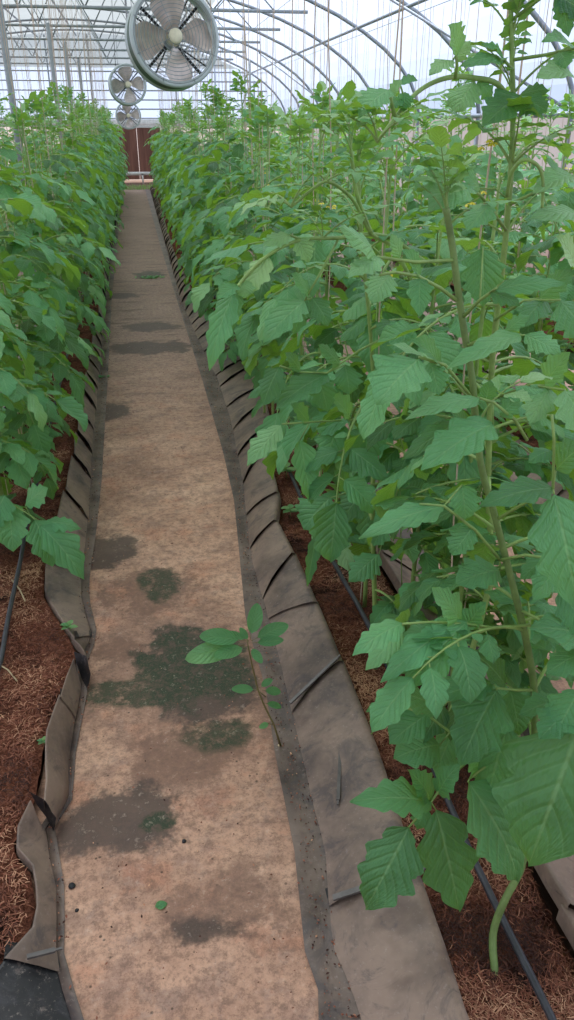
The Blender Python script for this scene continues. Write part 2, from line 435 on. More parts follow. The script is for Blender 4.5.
# ------------------------------------------------------------------ fans
def fan(px, py, rpx, R, name_label, tilt, yaw, hang_x=None):
    # distance from the size in the picture
    r = ray(px, py); dist = R * F / rpx * (r.length / F) if False else R * 1.0 * F / rpx
    fwdc = Vector((math.sin(YAW) * math.cos(PITCH), math.cos(YAW) * math.cos(PITCH), -math.sin(PITCH)))
    k = dist / (r.normalized().dot(fwdc)) ; loc = Vector((0, 0, CAMH)) + r.normalized() * k
    root = empty('circulation_fan', loc); tag(root, name_label, 'fan', 'round fans hanging over the path')
    Rm = Matrix.Rotation(yaw, 4, 'Z') @ Matrix.Rotation(tilt, 4, 'X')
    root.rotation_euler = Rm.to_euler()
    # local: fan axis along Y (front is -Y)
    def ring(b, rad, y, t, n=64, m=6, mat=0):
        pts = [(rad * math.cos(2 * PI * i / n), y, rad * math.sin(2 * PI * i / n)) for i in range(n + 1)]
        b.tube(pts, t, m, mat, False)
    b = MB(); D = R * .52; n = 72
    prof = [(R * .89, -.012), (R * 1.0, -.02), (R * 1.02, .0), (R * .985, .03), (R * .985, D - .03), (R * 1.02, D), (R * .97, D + .01), (R * .955, D - .02), (R * .955, .03), (R * .89, .0)]
    vs = [(q * math.cos(2 * PI * i / n), y, q * math.sin(2 * PI * i / n)) for i in range(n) for q, y in prof]
    m_ = len(prof); fs = []; mats = []
    for i in range(n):
        for j in range(m_):
            a = i * m_ + j; c = i * m_ + (j + 1) % m_; d = ((i + 1) % n) * m_ + (j + 1) % m_; e = ((i + 1) % n) * m_ + j
            fs.append((a, c, d, e)); mats.append(1 if j in (3, ) else 0)
    k0 = len(b.f); b.add(vs, fs, 0); b.m[k0:] = mats
    b.build('housing', [M['fan_ring'], M['fan_drum']], root)
    b = MB()
    for q in np.linspace(.16, .93, 11): ring(b, R * q, -.02, .0026, 48, 4)
    for i in range(8):
        a = 2 * PI * (i + .5) / 8; b.tube([(R * .12 * math.cos(a), -.025, R * .12 * math.sin(a)), (R * .97 * math.cos(a), -.02, R * .97 * math.sin(a))], .0022, 5)
    b.build('front_guard', M['steel_grey'], root)
    b = MB()
    for q in (.3, .55, .8): ring(b, R * q, D, .002, 48, 4)
    for i in range(4):
        a = PI / 4 + PI / 2 * i; b.tube([(R * .1 * math.cos(a), D * .75, R * .1 * math.sin(a)), (R * .96 * math.cos(a), D * .8, R * .96 * math.sin(a))], .011, 6)
        a += .25; b.tube([(R * .1 * math.cos(a), D * .95, R * .1 * math.sin(a)), (R * .96 * math.cos(a), D * .95, R * .96 * math.sin(a))], .006, 6)
    b.build('motor_bracket', M['black_iron'], root)
    b = MB(); pts = [(0, .0, 0), (0, .02, 0), (0, .1, 0), (0, .13, 0)]
    b.tube([(0, -.035, 0), (0, -.03, 0), (0, .0, 0), (0, .07, 0)], [R * .1, R * .15, R * .17, R * .17], 24)
    b.build('hub', M['fan_hub'], root)
    b = MB(); b.tube([(0, .07, 0), (0, .08, 0), (0, D * .9, 0), (0, D * .93, 0)], [R * .14, R * .2, R * .2, R * .15], 20); b.build('motor', M['steel_grey'], root)
    for i in range(4):
        b = MB(); a0 = PI / 2 * i + .12; nr, na = 9, 8
        vs = []
        for ir in range(nr + 1):
            q = ir / nr; rad = R * (.13 + .75 * q)
            wdt = .36 + .55 * math.sin(PI * min(1, q * .62 + .12)) ** 1.0
            if q > .85: wdt *= 1 - (q - .85) * 1.6
            for ia in range(na + 1):
                s = ia / na - .5; a = a0 + s * wdt * (1.55 if q < .3 else 1.3) * (1 - .12 * q)
                y = .03 + s * .13 * (1 - .35 * q) + .012 * math.cos(s * PI)
                vs.append((rad * math.cos(a), y + .02, rad * math.sin(a)))
        nv = len(vs); vs2 = vs + [(x, y + .003, z) for x, y, z in vs]
        fs = []
        for ir in range(nr):
            for ia in range(na):
                a = ir * (na + 1) + ia; f = (a, a + 1, a + na + 2, a + na + 1); fs.append(f); fs.append(tuple(nv + t for t in reversed(f)))
        b.add(vs2, fs); b.build('fan_blade', M['fan_blade'], root)
    return root, loc
f1, l1 = fan(175, 36.5, 45, .34, 'large pale round fan with four blades, nearest of those over the path', math.radians(-6), math.radians(12))
f2, l2 = fan(128, 84.5, 18.3, .34, 'mid distance round fan hanging left of the big fan, dark rim', math.radians(-3), math.radians(8))
f3, l3 = fan(128.5, 115.5, 12.4, .34, 'farthest and smallest round fan, just above the brown doors', math.radians(-2), math.radians(5))
for l, d in ((l1, 'nearest fan'), (l2, 'middle fan'), (l3, 'farthest fan')):
    b = MB(); top = arch_z(l.x) - .02
    for s in (-.2, .2): b.tube([(l.x + s, l.y + .1, l.z + .30), (l.x + s * .8, l.y + .1, top)], .006, 5)
    tag(b.build('hanging_rod', M['wire']), 'pair of thin rods holding up the ' + d, 'rod', 'rods holding the fans')

# ------------------------------------------------------------------ path, beds, plastic
def poly(pts, ztop=None):
    """pixel polyline [(px,py[,z])] -> sorted arrays Y, X, Z on the ground"""
    q = []
    for p in pts:
        z = p[2] if len(p) > 2 else (ztop or 0.0)
        w_ = P(p[0], p[1], z); q.append((w_.y, w_.x, z))
    q.sort(); a = np.array(q); return a[:, 0], a[:, 1], a[:, 2]
def interp(pl, y): return float(np.interp(y, pl[0], pl[1])), float(np.interp(y, pl[0], pl[2]))
YE = 23.2
CE_R = poly([(146, 190), (160, 240), (178, 298), (205, 380), (226, 450), (238, 500), (243, 545), (251, 620), (272, 690), (281, 750), (302, 850), (314, 955), (327, 975), (328, 1020), (330, 1100)])
PB_R = poly([(150, 190), (167, 250), (181, 300), (196, 335), (218, 380), (231, 420), (237, 450), (243, 480), (247, 520), (252, 560), (264, 601), (280, 660), (293, 715), (312, 800), (326, 850), (332, 945), (350, 985), (362, 1020), (385, 1100)], .012)
TE_R = poly([(155, 190), (173, 250), (192, 292), (205, 305), (252, 357), (266, 407), (266, 450), (277, 490), (275, 520), (293, 553), (314, 600), (340, 660), (375, 750), (407, 850), (440, 945), (464, 1020), (500, 1100)], .10)
CE_L = poly([(122, 190), (110, 298), (105, 380), (100, 450), (98, 480), (92, 532), (85, 574), (84, 600), (93, 640), (82, 655), (82, 690), (69, 754), (65, 803), (46, 832), (56, 879), (56, 930), (55, 959), (73, 1020), (100, 1100)])
TE_L = poly([(117, 193, .09), (100, 298, .09), (84, 380, .09), (71, 459, .1), (57, 517, .1), (46, 564, .07), (45, 592, .05), (60, 618, .045), (78, 646, .06), (60, 694, .1), (43, 733, .1), (35, 780, .1), (30, 801, .1), (15, 832, .07), (18, 853, .06), (32, 862, .055), (38, 898, .05), (31, 930, .05), (0, 963, .05), (-40, 1020, .05), (-80, 1100, .05)])

def slab(name, x0f, x1f, y0, y1, mat, nx, ny, label, cat):
    b = MB(); ys = [y0 + (y1 - y0) * (i / ny) ** 1.4 for i in range(ny + 1)]
    vs = []
    for y in ys:
        a, c = x0f(y), x1f(y)
        for j in range(nx + 1):
            x = a + (c - a) * j / nx
            vs.append((x, y, .0025 * noise.noise(Vector((x * 5, y * 5, 0))) + .001))
    fs = [(i * (nx + 1) + j, i * (nx + 1) + j + 1, (i + 1) * (nx + 1) + j + 1, (i + 1) * (nx + 1) + j) for i in range(ny) for j in range(nx)]
    nv = len(vs)
    b.add(vs, fs)
    # sides
    L = [i * (nx + 1) for i in range(ny + 1)]; Rr = [i * (nx + 1) + nx for i in range(ny + 1)]
    for seq in (L, Rr):
        vv = [vs[i] for i in seq] + [(vs[i][0], vs[i][1], -.06) for i in seq]; n = len(seq)
        b.add(vv, [(i, i + 1, n + i + 1, n + i) for i in range(n - 1)])
    vv = [vs[i] for i in range(nx + 1)] + [(vs[i][0], vs[i][1], -.06) for i in range(nx + 1)]
    b.add(vv, [(i, i + 1, nx + 2 + i, nx + 1 + i) for i in range(nx)])
    o = b.build(name, mat); tag(o, label, cat); return o
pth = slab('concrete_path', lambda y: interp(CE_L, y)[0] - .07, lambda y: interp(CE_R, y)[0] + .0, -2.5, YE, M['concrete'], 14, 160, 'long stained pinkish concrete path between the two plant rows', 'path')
slab('concrete_path', lambda y: 1.05, lambda y: 1.68, -2.5, YE, M['concrete'], 6, 40, 'second concrete path, glimpsed through the plants on the right', 'path')
slab('concrete_path', lambda y: 2.45, lambda y: 3.08, -2.5, YE, M['concrete'], 6, 20, 'third concrete path, hidden among the right beds near the side wall', 'path')
slab('concrete_path', lambda y: -1.72, lambda y: -1.08, -2.5, YE, M['concrete'], 6, 20, 'concrete path behind the left plant row', 'path')

rs = random.Random(5)
def sheet(name, fC, fB, fT, seams, label, sgn=1, lip=.05, flat=True, mats=None, name_black=False):
    """fC/fB/fT: y -> (x,z) of concrete edge, foot and top. seams: [(y_base, y_top, lift)] ascending"""
    b = MB(); T = [0, .12, .35, .6, .82, .94, 1.0]; nT = len(T)
    for k in range(len(seams) - 1):
        (a0, a1, la), (c0, c1, lc) = seams[k], seams[k + 1]
        ln = abs(c0 - a0); ns = max(2, min(10, int(ln / .05))); rows = []
        ph = rs.random() * 9
        for i in range(ns + 1):
            s = i / ns; row = []
            over = .012 if i == 0 else 0
            for j, t in enumerate(T):
                y = (a0 + (a1 - a0) * t) * (1 - s) + (c0 + (c1 - c0) * t) * s
                y -= over * (.6 + .6 * t)
                xb, zb = fB(y); xt, zt = fT(y)
                bul = math.sin(PI * t) * (.010 if sgn > 0 else .002)
                off = la * .62 * (1 - s) ** 1.6 * min(1, .45 + t * 2)
                nx_, nz_ = -(zt - zb + .02), abs(xt - xb); L = math.hypot(nx_, nz_); nx_, nz_ = sgn * nx_ / L, nz_ / L
                wv = .004 * noise.noise(Vector((y * 9 + ph, t * 3, ph)))
                x = xb + (xt - xb) * t + nx_ * (off + bul + wv); z = zb + (zt - zb) * t + nz_ * (off + bul + wv)
                row.append((x, y, z))
            # lip folded over the top, down into the soil
            xl, y_, zl = row[-1]
            lw = .012 if sgn > 0 else .003; row.append((xl + sgn * lw, y_, zl - .004)); row.append((xl + sgn * (lw * 1.8), y_, zl - lip))
            rows.append(row)
        W_ = nT + 2
        vs = [p for r in rows for p in r]
        fs = [(i * W_ + j, i * W_ + j + 1, (i + 1) * W_ + j + 1, (i + 1) * W_ + j) for i in range(ns) for j in range(W_ - 1)]
        b.add(vs, fs, 1 if (name_black and k == 0) else 0)
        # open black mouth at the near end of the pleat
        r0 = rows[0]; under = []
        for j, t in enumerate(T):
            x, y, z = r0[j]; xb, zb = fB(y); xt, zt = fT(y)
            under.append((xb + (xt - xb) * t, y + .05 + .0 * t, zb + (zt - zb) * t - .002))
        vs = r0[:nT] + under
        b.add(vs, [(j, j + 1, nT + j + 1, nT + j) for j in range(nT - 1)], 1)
    if flat:
        ys = np.linspace(seams[0][0], seams[-1][0], 260); vs = []
        for y in ys:
            xc, _ = fC(y); xb, zb = fB(y)
            w1 = .006 * noise.noise(Vector((0, y * 6, 1)))
            vs += [(xc - sgn * .02, y, .006), (xc + sgn * .004, y, .008 + w1), ((xc + xb) / 2, y, .006 - w1 * .3), (xb, y, zb - .003), (xb + sgn * .02, y, zb + .002)]
        b.add(vs, [(i * 5 + j, i * 5 + j + 1, i * 5 + j + 6, i * 5 + j + 5) for i in range(len(ys) - 1) for j in range(4)], 2)
    o = b.build(name, mats or [M['plastic'], M['plastic_black'], M['gutter']])
    tag(o, label, 'plastic sheet'); return o

def seam_px(base, top, lift, zt=.1):
    return (P(base[0], base[1], .012).y, P(top[0], top[1], zt).y, lift)
near = [seam_px((335, 903), (427, 866), .012), seam_px((290, 712), (341, 660), .022), seam_px((272, 618), (314, 601), .016), seam_px((262, 598), (293, 553), .024),
        seam_px((248, 548), (275, 520), .02), seam_px((247, 515), (277, 492), .02), seam_px((243, 483), (265, 450), .03)]
seams = [(.2, .3, .0), (.62, .72, .01)] + near
y = seams[-1][0] + .36
while y < YE - .1:
    seams.append((y, y + rs.uniform(.1, .22), rs.uniform(.018, .034))); y += rs.uniform(.26, .44)
seams.append((YE, YE + .05, .01))
sheet('plastic_bed_liner', lambda y: interp(CE_R, y), lambda y: interp(PB_R, y), lambda y: interp(TE_R, y), seams,
      'dusty grey plastic sheet in slanting pleats along the right edge of the path', 1)
seamsL = [(.2, .2, .0), (P(60, 962, .03).y, P(28, 950, .05).y, .012), (P(46, 834).y, P(30, 800, .1).y, .075), (P(75, 720).y, P(60, 694, .1).y, .008), (P(82, 690).y, P(70, 656, .08).y, .07), (P(90, 640).y + .02, P(76, 640, .06).y + .03, .012), (P(88, 570).y, P(50, 560, .08).y, .02),
          (P(94, 520).y, P(64, 490, .1).y, .03), (P(97, 480).y, P(72, 455, .1).y, .035)]
y = seamsL[-1][0] + .35
while y < YE - .1:
    seamsL.append((y, y + rs.uniform(.08, .2), rs.uniform(.02, .04))); y += rs.uniform(.26, .44)
seamsL.append((YE, YE + .05, .01))
def fBL(y):
    a = interp(CE_L, y)[0]; t = interp(TE_L, y)[0]; k = min(.045, max(.0, .045 * (y - 2.2) / 2)) if y > 2.2 else 0.0
    return (a - k, .006)
sheet('plastic_bed_liner', lambda y: interp(CE_L, y), fBL, lambda y: interp(TE_L, y), seamsL,
      'crumpled grey plastic sheet along the left edge of the path, black inside', -1, .035, name_black=True)
def auto_seams():
    s = [(-.4, -.3, .01)]; y = .1
    while y < YE - .3: s.append((y, y + rs.uniform(.05, .2), rs.uniform(.015, .03))); y += rs.uniform(.3, .5)
    return s + [(YE, YE, .01)]
for (c, bs, tp, sg, lab) in ((1.06, 1.0, .84, -1, 'grey plastic sheet on the far side of the first right bed, at the right edge'),
                             (-1.08, -1.02, -.86, 1, 'plastic sheet on the far side of the left bed, behind its plants'),
                             (1.67, 1.75, 1.92, 1, 'plastic sheet on the path side of the second right bed'),
                             (2.46, 2.4, 2.25, -1, 'plastic sheet on the far side of the second right bed')):
    def wob(v, y): return v + .012 * noise.noise(Vector((0, y * 1.3, v)))
    sheet('plastic_bed_liner', lambda y, c=c: (c, 0), lambda y, bs=bs: (wob(bs, y), .01), lambda y, tp=tp: (wob(tp, y) if tp != .84 else float(np.interp(y, [.9, 1.3, 3], [.80, .80, .86])), .1),
          auto_seams(), lab, sg, .05)

def soil_bed(x0f, x1f, y0, label, fine):
    b = MB(); dy = .03 if fine else .12; ys = [];
    y = y0
    while y < YE: ys.append(y); y += dy if y < 5.5 else dy * 4
    nx = 18 if fine else 6; vs = []
    for y in ys:
        a, c = x0f(y), x1f(y)
        for j in range(nx + 1):
            x = a + (c - a) * j / nx; q = Vector((x, y, 0))
            z = .045 + .016 * noise.noise(q * 6) + .012 * noise.noise(q * 19) + (.009 * noise.noise(q * 45) if fine else 0)
            e = min(j, nx - j) / nx
            if e < .1: z -= .01
            vs.append((x, y, z))
    b.add(vs, [(i * (nx + 1) + j, i * (nx + 1) + j + 1, (i + 1) * (nx + 1) + j + 1, (i + 1) * (nx + 1) + j) for i in range(len(ys) - 1) for j in range(nx)])
    for row in (0,):
        pass
    o = b.build('coir_soil_bed', M['soil']); tag(o, label, 'soil', None, 'stuff'); return o
xR0 = lambda y: interp(TE_R, y)[0] + .008
xR1 = lambda y: float(np.interp(y, [.9, 1.3, 3], [.80, .80, .86])) - .005 if True else 0
xL1 = lambda y: interp(TE_L, y)[0] - .008
xL0 = lambda y: -.87
soil_bed(xR0, xR1, -.3, 'reddish brown fibrous soil in the bed right of the path', True)
soil_bed(xL0, xL1, -.3, 'reddish brown fibrous soil in the bed left of the path', True)
soil_bed(lambda y: 1.93, lambda y: 2.24, -.3, 'brown soil in the second bed to the right', False)
soil_bed(lambda y: 3.3, lambda y: 3.75, -.3, 'brown soil in the last bed by the right wall', False)
soil_bed(lambda y: -2.4, lambda y: -1.95, 4, 'brown soil in the second bed to the left', False)

def fibres(x0f, x1f, y0, y1, n, label, seed):
    r = random.Random(seed); b = MB(); vs = []; fs = []; tt = []
    for _ in range(n):
        y = y0 + (y1 - y0) * r.random() ** 1.5; a, c = x0f(y) + .015, x1f(y) - .015
        x = a + (c - a) * r.random(); q = Vector((x, y, 0))
        z = .049 + .016 * noise.noise(q * 6) + .012 * noise.noise(q * 19) + .009 * noise.noise(q * 45)
        L = r.uniform(.008, .026); an = r.random() * 2 * PI; w_ = r.uniform(.0004, .001); bend = r.uniform(-.9, .9)
        p = Vector((x, y, z)); nseg = 3; k0 = len(vs); el = r.uniform(-.1, .5)
        for i in range(nseg + 1):
            d = Vector((math.cos(an), math.sin(an), math.sin(el))); side = Vector((-math.sin(an), math.cos(an), 0))
            vs += [tuple(p - side * w_), tuple(p + side * w_)]
            p = p + d * (L / nseg); an += bend * .5; el -= .3
        fs += [(k0 + 2 * i, k0 + 2 * i + 1, k0 + 2 * i + 3, k0 + 2 * i + 2) for i in range(nseg)]
        t = min(1, max(0, r.gauss(.42, .2) + .9 * noise.noise(q * 4.5))); tt += [t] * (2 * nseg + 2)
    b.v = vs; b.f = fs; b.m = [0] * len(fs); b.uv = [(0, 0)] * len(vs); b.t = tt
    o = b.build('coir_fibre_litter', M['fibre']); tag(o, label, 'fibres', None, 'stuff')
fibres(xL0, xL1, .85, 4.8, 30000, 'loose brown coir fibres over the left bed', 1)
fibres(xR0, xR1, .8, 4.8, 26000, 'loose brown coir fibres over the right bed', 2)

def debris(fA, fB_, y0, y1, n, label, seed):
    r = random.Random(seed); b = MB()
    for _ in range(n):
        y = y0 + (y1 - y0) * r.random() ** 1.4; a, c = fA(y), fB_(y); x = a + (c - a) * r.random(); s_ = r.uniform(.0008, .0026)
        an = r.random() * 6.28; e = r.uniform(.9, 2.4)
        vs = [(x + s_ * e * math.cos(an), y + s_ * e * math.sin(an), .013), (x - s_ * math.sin(an), y + s_ * math.cos(an), .012), (x - s_ * e * math.cos(an), y - s_ * e * math.sin(an), .012), (x + s_ * math.sin(an), y - s_ * math.cos(an), .013), (x, y, .014 + s_)]
        b.add(vs, [(0, 1, 4), (1, 2, 4), (2, 3, 4), (3, 0, 4)], 0, None, min(1, max(0, r.gauss(.22, .3))))
    o = b.build('gutter_debris', M['fibre']); tag(o, label, 'debris', None, 'stuff')
debris(lambda y: interp(CE_R, y)[0] - .01, lambda y: interp(PB_R, y)[0] + .01, .8, 9, 1500, 'crumbs of soil and bark in the dirty strip beside the right plastic sheet', 1)
debris(lambda y: interp(CE_L, y)[0] - .03, lambda y: interp(CE_L, y)[0] + .03, 1.2, 9, 700, 'crumbs of soil along the left edge of the path', 2)
debris(lambda y: interp(CE_L, y)[0], lambda y: interp(CE_R, y)[0], .8, 7, 420, 'scattered crumbs of soil on the concrete path', 3)
# drip pipes
def pipe(pts, r, label):
    b = MB(); P_ = [Vector(p) for p in pts]; out = []
    for i in range(len(P_) - 1):
        for k in range(6):
            t = k / 6; q = P_[i].lerp(P_[i + 1], t); q.x += .006 * noise.noise(Vector((0, q.y * 3, r * 100))); out.append(q)
    out.append(P_[-1]); b.tube(out, r, 10)
    o = b.build('drip_pipe', M['pipe']); tag(o, label, 'pipe', 'drip irrigation pipes'); return o
zc = .072
pipe([P(575, 1075, zc), P(550, 1018, zc), P(470, 850, zc), P(400, 690, zc), P(355, 600, zc), P(318, 535, zc), (.63, 4.2, zc), (.66, 8, zc), (.66, 23, zc)], .0085, 'black drip pipe lying in the right bed under the plants')
pipe([(-.64, -.3, zc), P(-40, 790, zc), P(0, 660, zc), P(12, 600, zc), P(24, 540, zc), (-.62, 4.2, zc), (-.66, 8, zc), (-.66, 23, zc)], .0085, 'black drip pipe lying in the bare soil of the left bed')

# small things lying about
def stick(name, pts, r, mat, label, cat, n=5, grp=None):
    b = MB(); b.tube(pts, r, n); o = b.build(name, mat); tag(o, label, cat, grp); return o
def strip(p0, p1, w_, h_, mat, name, label, cat, up=.0):
    d = p1 - p0; L = d.length; d.normalize(); s = d.cross(Vector((0, 0, 1))).normalized(); n = s.cross(d)
    R = Matrix((s, d, n)).transposed(); b = MB(); b.smooth = False; b.box((0, 0, 0), (w_, L, h_), 0, R); b.box(d * (L * .5), (w_ * .5, .03, h_ * .6), 0, R)
    o = b.build(name, mat, None, (p0 + p1) / 2 + Vector((0, 0, up))); tag(o, label, cat); return o
strip(P(342, 712, .075), P(338, 800, .06), .009, .006, M['batten'], 'clip_strip', 'narrow grey strip lying lengthwise on the right plastic sheet', 'strip')
strip(P(333, 898, .045), P(424, 868, .112), .014, .006, M['batten'], 'clip_strip', 'dark narrow strip pinning a pleat across the right plastic sheet near the front', 'strip')
strip(P(290, 703, .045), P(337, 658, .115), .010, .006, M['batten'], 'clip_strip', 'dark strip tucked into a pleat just right of the small weed', 'strip')
strip(P(27, 957, .06), P(55, 950, .05), .010, .006, M['batten'], 'clip_strip', 'short pale strip on the left plastic sheet at the bottom corner', 'strip')
stick('dry_stalk', [P(12, 580, .07), P(20, 590, .075), P(25, 601, .068)], .003, M['pale_root'], 'pale dry stalk resting on the left drip pipe', 'stalk')
stick('dry_stalk', [P(-2, 664, .07), P(8, 670, .072), P(17, 681, .06)], .0028, M['pale_root'], 'pale dry stalk on the bare soil by the left picture edge', 'stalk')
def pebble(p, r, mat, label, cat='pebble'):
    b = MB(); n, m = 8, 6; vs = []
    for i in range(m + 1):
        for j in range(n):
            a = PI * i / m; c = 2 * PI * j / n; q = Vector((math.sin(a) * math.cos(c), math.sin(a) * math.sin(c), math.cos(a) * .6)); q *= r * (1 + .25 * noise.noise(q * 2 + p * 50)); vs.append(q)
    fs = [(i * n + j, i * n + (j + 1) % n, (i + 1) * n + (j + 1) % n, (i + 1) * n + j) for i in range(m) for j in range(n)]
    b.add(vs, fs); o = b.build('pebble', mat, None, p + Vector((0, 0, r * .5))); tag(o, label, cat); return o
pebble(P(280, 747), .009, M['pale_root'], 'cream pebble at the foot of the small weed')
pebble(P(72, 887), .009, M['black_iron'], 'dark crumb on the concrete near the bottom left')
pebble(P(77, 911), .005, M['black_iron'], 'tiny dark crumb on the concrete below the bigger one')
pebble(P(184, 842), .006, M['black_iron'], 'small dark crumb on the concrete right of the wet patch')

# ------------------------------------------------------------------ leaves
def leaflet(b, p, d, n, L, W, fold=.25, droop=.6, nl=10, nw=4, teeth=5, wave=.06, tint=.5, mat=0, rnd=None, lobe=.24, oval=False):
    rnd = rnd or random
    d = d.normalized(); s = d.cross(n)
    if s.length < 1e-4: s = Vector((1, 0, 0))
    s.normalize(); n = s.cross(d).normalized()
    ph = rnd.random(); pw = rnd.random() * 6; asym = rnd.uniform(-.1, .1); side_curl = rnd.uniform(-.2, .25)
    pos = Vector(p); vs = []; uv = []; dl = L / nl
    for i in range(nl + 1):
        t = i / nl; ang = droop * t ** 1.3
        dt = d * math.cos(ang) - n * math.sin(ang); nt = n * math.cos(ang) + d * math.sin(ang)
        dt2 = (dt + s * side_curl * t * .6).normalized()
        if oval: base = (max(0, math.sin(PI * t ** .8)) ** .62) if 0 < t < 1 else 0
        else: base = (t ** .55) * ((1 - t) ** 1.05) / .352 if 0 < t < 1 else 0
        for j in range(nw + 1):
            u = j / nw * 2 - 1; au = abs(u)
            th = 1.0
            if teeth and 0 < t < .97:
                fr = (t * teeth + (ph if u > 0 else ph + .43)) % 1.0
                th = 1 + lobe * (1.35 - .8 * t) * min(1, max(0, (.97 - t) * 4)) * ((fr * 1.6 - .9) * .45 + .55 * math.sin(6.283 * fr - 1.2)) * (1 if au > .9 else .25)
            wd = W * base * th * (1 + asym * (1 if u > 0 else -1))
            off = s * (u * wd * (1 - .12 * abs(fold)))
            off = off + nt * (wd * fold * au ** 1.4 * (1 if fold > 0 else 1)) + nt * (wave * W * math.sin(t * 9 + pw + (1.7 if u > 0 else 0)) * au)
            off = off + dt2 * (au * wd * .28)
            vs.append(pos + off); uv.append((u, t))
        pos = pos + dt2 * dl
    fs = [(i * (nw + 1) + j, i * (nw + 1) + j + 1, (i + 1) * (nw + 1) + j + 1, (i + 1) * (nw + 1) + j) for i in range(nl) for j in range(nw)]
    b.add(vs, fs, mat, uv, tint)

UP = Vector((0, 0, 1))
def compound(b, L, e0, e1, sz, lod, rnd, tint=.5, pairs=3, curve=0.0):
    """leaf with its rachis leaving the origin along +Y; e0/e1 rise at base/end (radians)"""
    nl, nw, rn = {0: (20, 6, 6), 1: (12, 4, 4), 2: (6, 2, 3)}[lod]
    n = {0: 10, 1: 6, 2: 4}[lod]; pts = [Vector((0, 0, 0))]; tang = []
    for i in range(n):
        t = (i + .5) / n; e = e0 + (e1 - e0) * t; az = curve * t
        d = Vector((math.sin(az) * math.cos(e), math.cos(az) * math.cos(e), math.sin(e))); tang.append(d); pts.append(pts[-1] + d * (L / n))
    b.tube(pts, [.0038 * (1 - .6 * i / n) * (sz / .1) ** .5 for i in range(n + 1)], rn, 1, False)
    def at(s):
        x = s * n; i = min(n - 1, int(x)); return pts[i].lerp(pts[i + 1], x - i), tang[i]
    ss = [.38, .62, .84][-pairs:]; sc = [.72, .95, .85][-pairs:]
    T = lambda: min(1, max(0, tint + rnd.uniform(-.22, .2)))
    for s, k in zip(ss, sc):
        for sd in (-1, 1):
            p, d = at(min(.99, s + rnd.uniform(-.04, .04))); side = d.cross(UP).normalized() * sd
            nn = side.cross(d).normalized() * sd
            dirv = (side * 1.0 + d * rnd.uniform(.35, .75) + UP * rnd.uniform(-.25, .15)).normalized()
            pet = .12 * sz; q = p + dirv * pet
            if lod < 2: b.tube([p, q], .0016 * (sz / .1) ** .5, 3, 1, False)
            leaflet(b, q, dirv, (nn * .4 + UP).normalized(), sz * k * rnd.uniform(.85, 1.12), sz * k * rnd.uniform(.25, .33), rnd.uniform(-.35, .5), rnd.uniform(.3, 1.2), nl, nw, 3.3, .12, T(), 0, rnd)
    if lod < 2:
        for s in (.5, .73):
            for sd in (-1, 1):
                p, d = at(s + rnd.uniform(-.03, .03)); side = d.cross(UP).normalized() * sd
                leaflet(b, p, (side + d * .3 + UP * .1), UP, sz * rnd.uniform(.2, .32), sz * .1, .1, .5, max(5, nl // 3), 2, 3, .05, T(), 0, rnd)
    p, d = at(.999)
    leaflet(b, p, d, (UP - d * d.z), sz * rnd.uniform(1.05, 1.25), sz * rnd.uniform(.32, .4), rnd.uniform(-.3, .4), rnd.uniform(.3, .9), nl, nw, 3.8, .12, T(), 0, rnd)

R0 = random.Random(11)
LEAF = {}
for lod in (0, 1, 2):
    LEAF[lod] = []
    R0.seed(77)
    for k in range(14):
        b = MB(); e0 = R0.uniform(.35, .75); e1 = R0.uniform(-1.15, -.35)
        compound(b, R0.uniform(.24, .32), e0, e1, R0.uniform(.105, .135), lod, R0, R0.uniform(.3, .55), 3, R0.uniform(-.3, .3))
        LEAF[lod].append(b)
# young upright leaves
YOUNG = {}
for lod in (0, 1, 2):
    YOUNG[lod] = []; R0.seed(99)
    for k in range(6):
        b = MB(); compound(b, R0.uniform(.12, .17), R0.uniform(.9, 1.2), R0.uniform(.1, .6), R0.uniform(.06, .08), lod, R0, R0.uniform(.65, .85), 3 if k % 2 else 2, R0.uniform(-.3, .3))
        YOUNG[lod].append(b)
leaf_me = [b.mesh('leaf', [M['leaf'], M['stem']]) for b in LEAF[0]]
young_me = [b.mesh('leaf', [M['leaf'], M['stem']]) for b in YOUNG[0]]

def spec(h, r):
    """stem points and leaf placements for one plant of height h"""
    lean = Vector((r.uniform(-.05, .05), r.uniform(-.06, .06), 0)); n = 16; ph = r.random() * 6
    pts = [Vector((0, 0, -.0))]
    for i in range(1, n + 1):
        t = i / n; pts.append(Vector((lean.x * t + .018 * math.sin(ph + t * 9) * t, lean.y * t + .018 * math.cos(ph + t * 7) * t, h * t)))
    def at(t):
        x = t * n; i = min(n - 1, int(x)); return pts[i].lerp(pts[i + 1], x - i)
    L = []; az = r.random() * 6.28; z = r.uniform(.16, .24)
    while z < h * .93:
        t = z / h; young = t > .84
        k = (.85 + .35 * min(1, t * 2.2)) * (1 if t < .6 else 1 - (t - .6) * .75)
        tilt = r.uniform(-.35, .15) if t < .7 else r.uniform(-.05, .35)
        L.append((at(t), az, tilt, k * r.uniform(.85, 1.12), young, r.randrange(14)))
        az += 2.4 + r.uniform(-.35, .35); z += r.uniform(.052, .075)
    for q in range(5):   # the growing tip
        L.append((at(.93 + .014 * q), az + q * 2.4, .45 + .1 * q, 1.0 - .13 * q, True, r.randrange(6)))
    return pts, L
def mtx(p, az, tilt, k):
    return Matrix.Translation(p) @ Matrix.Rotation(az, 4, 'Z') @ Matrix.Rotation(tilt, 4, 'X') @ Matrix.Scale(k, 4)
def stem_mesh(pts, h, mats=None, r0=.0075):
    b = MB(); n = len(pts) - 1
    b.tube(pts, [r0 * (1.15 - .65 * i / n) for i in range(n + 1)], 8 if r0 > .007 else 6, 0)
    return b

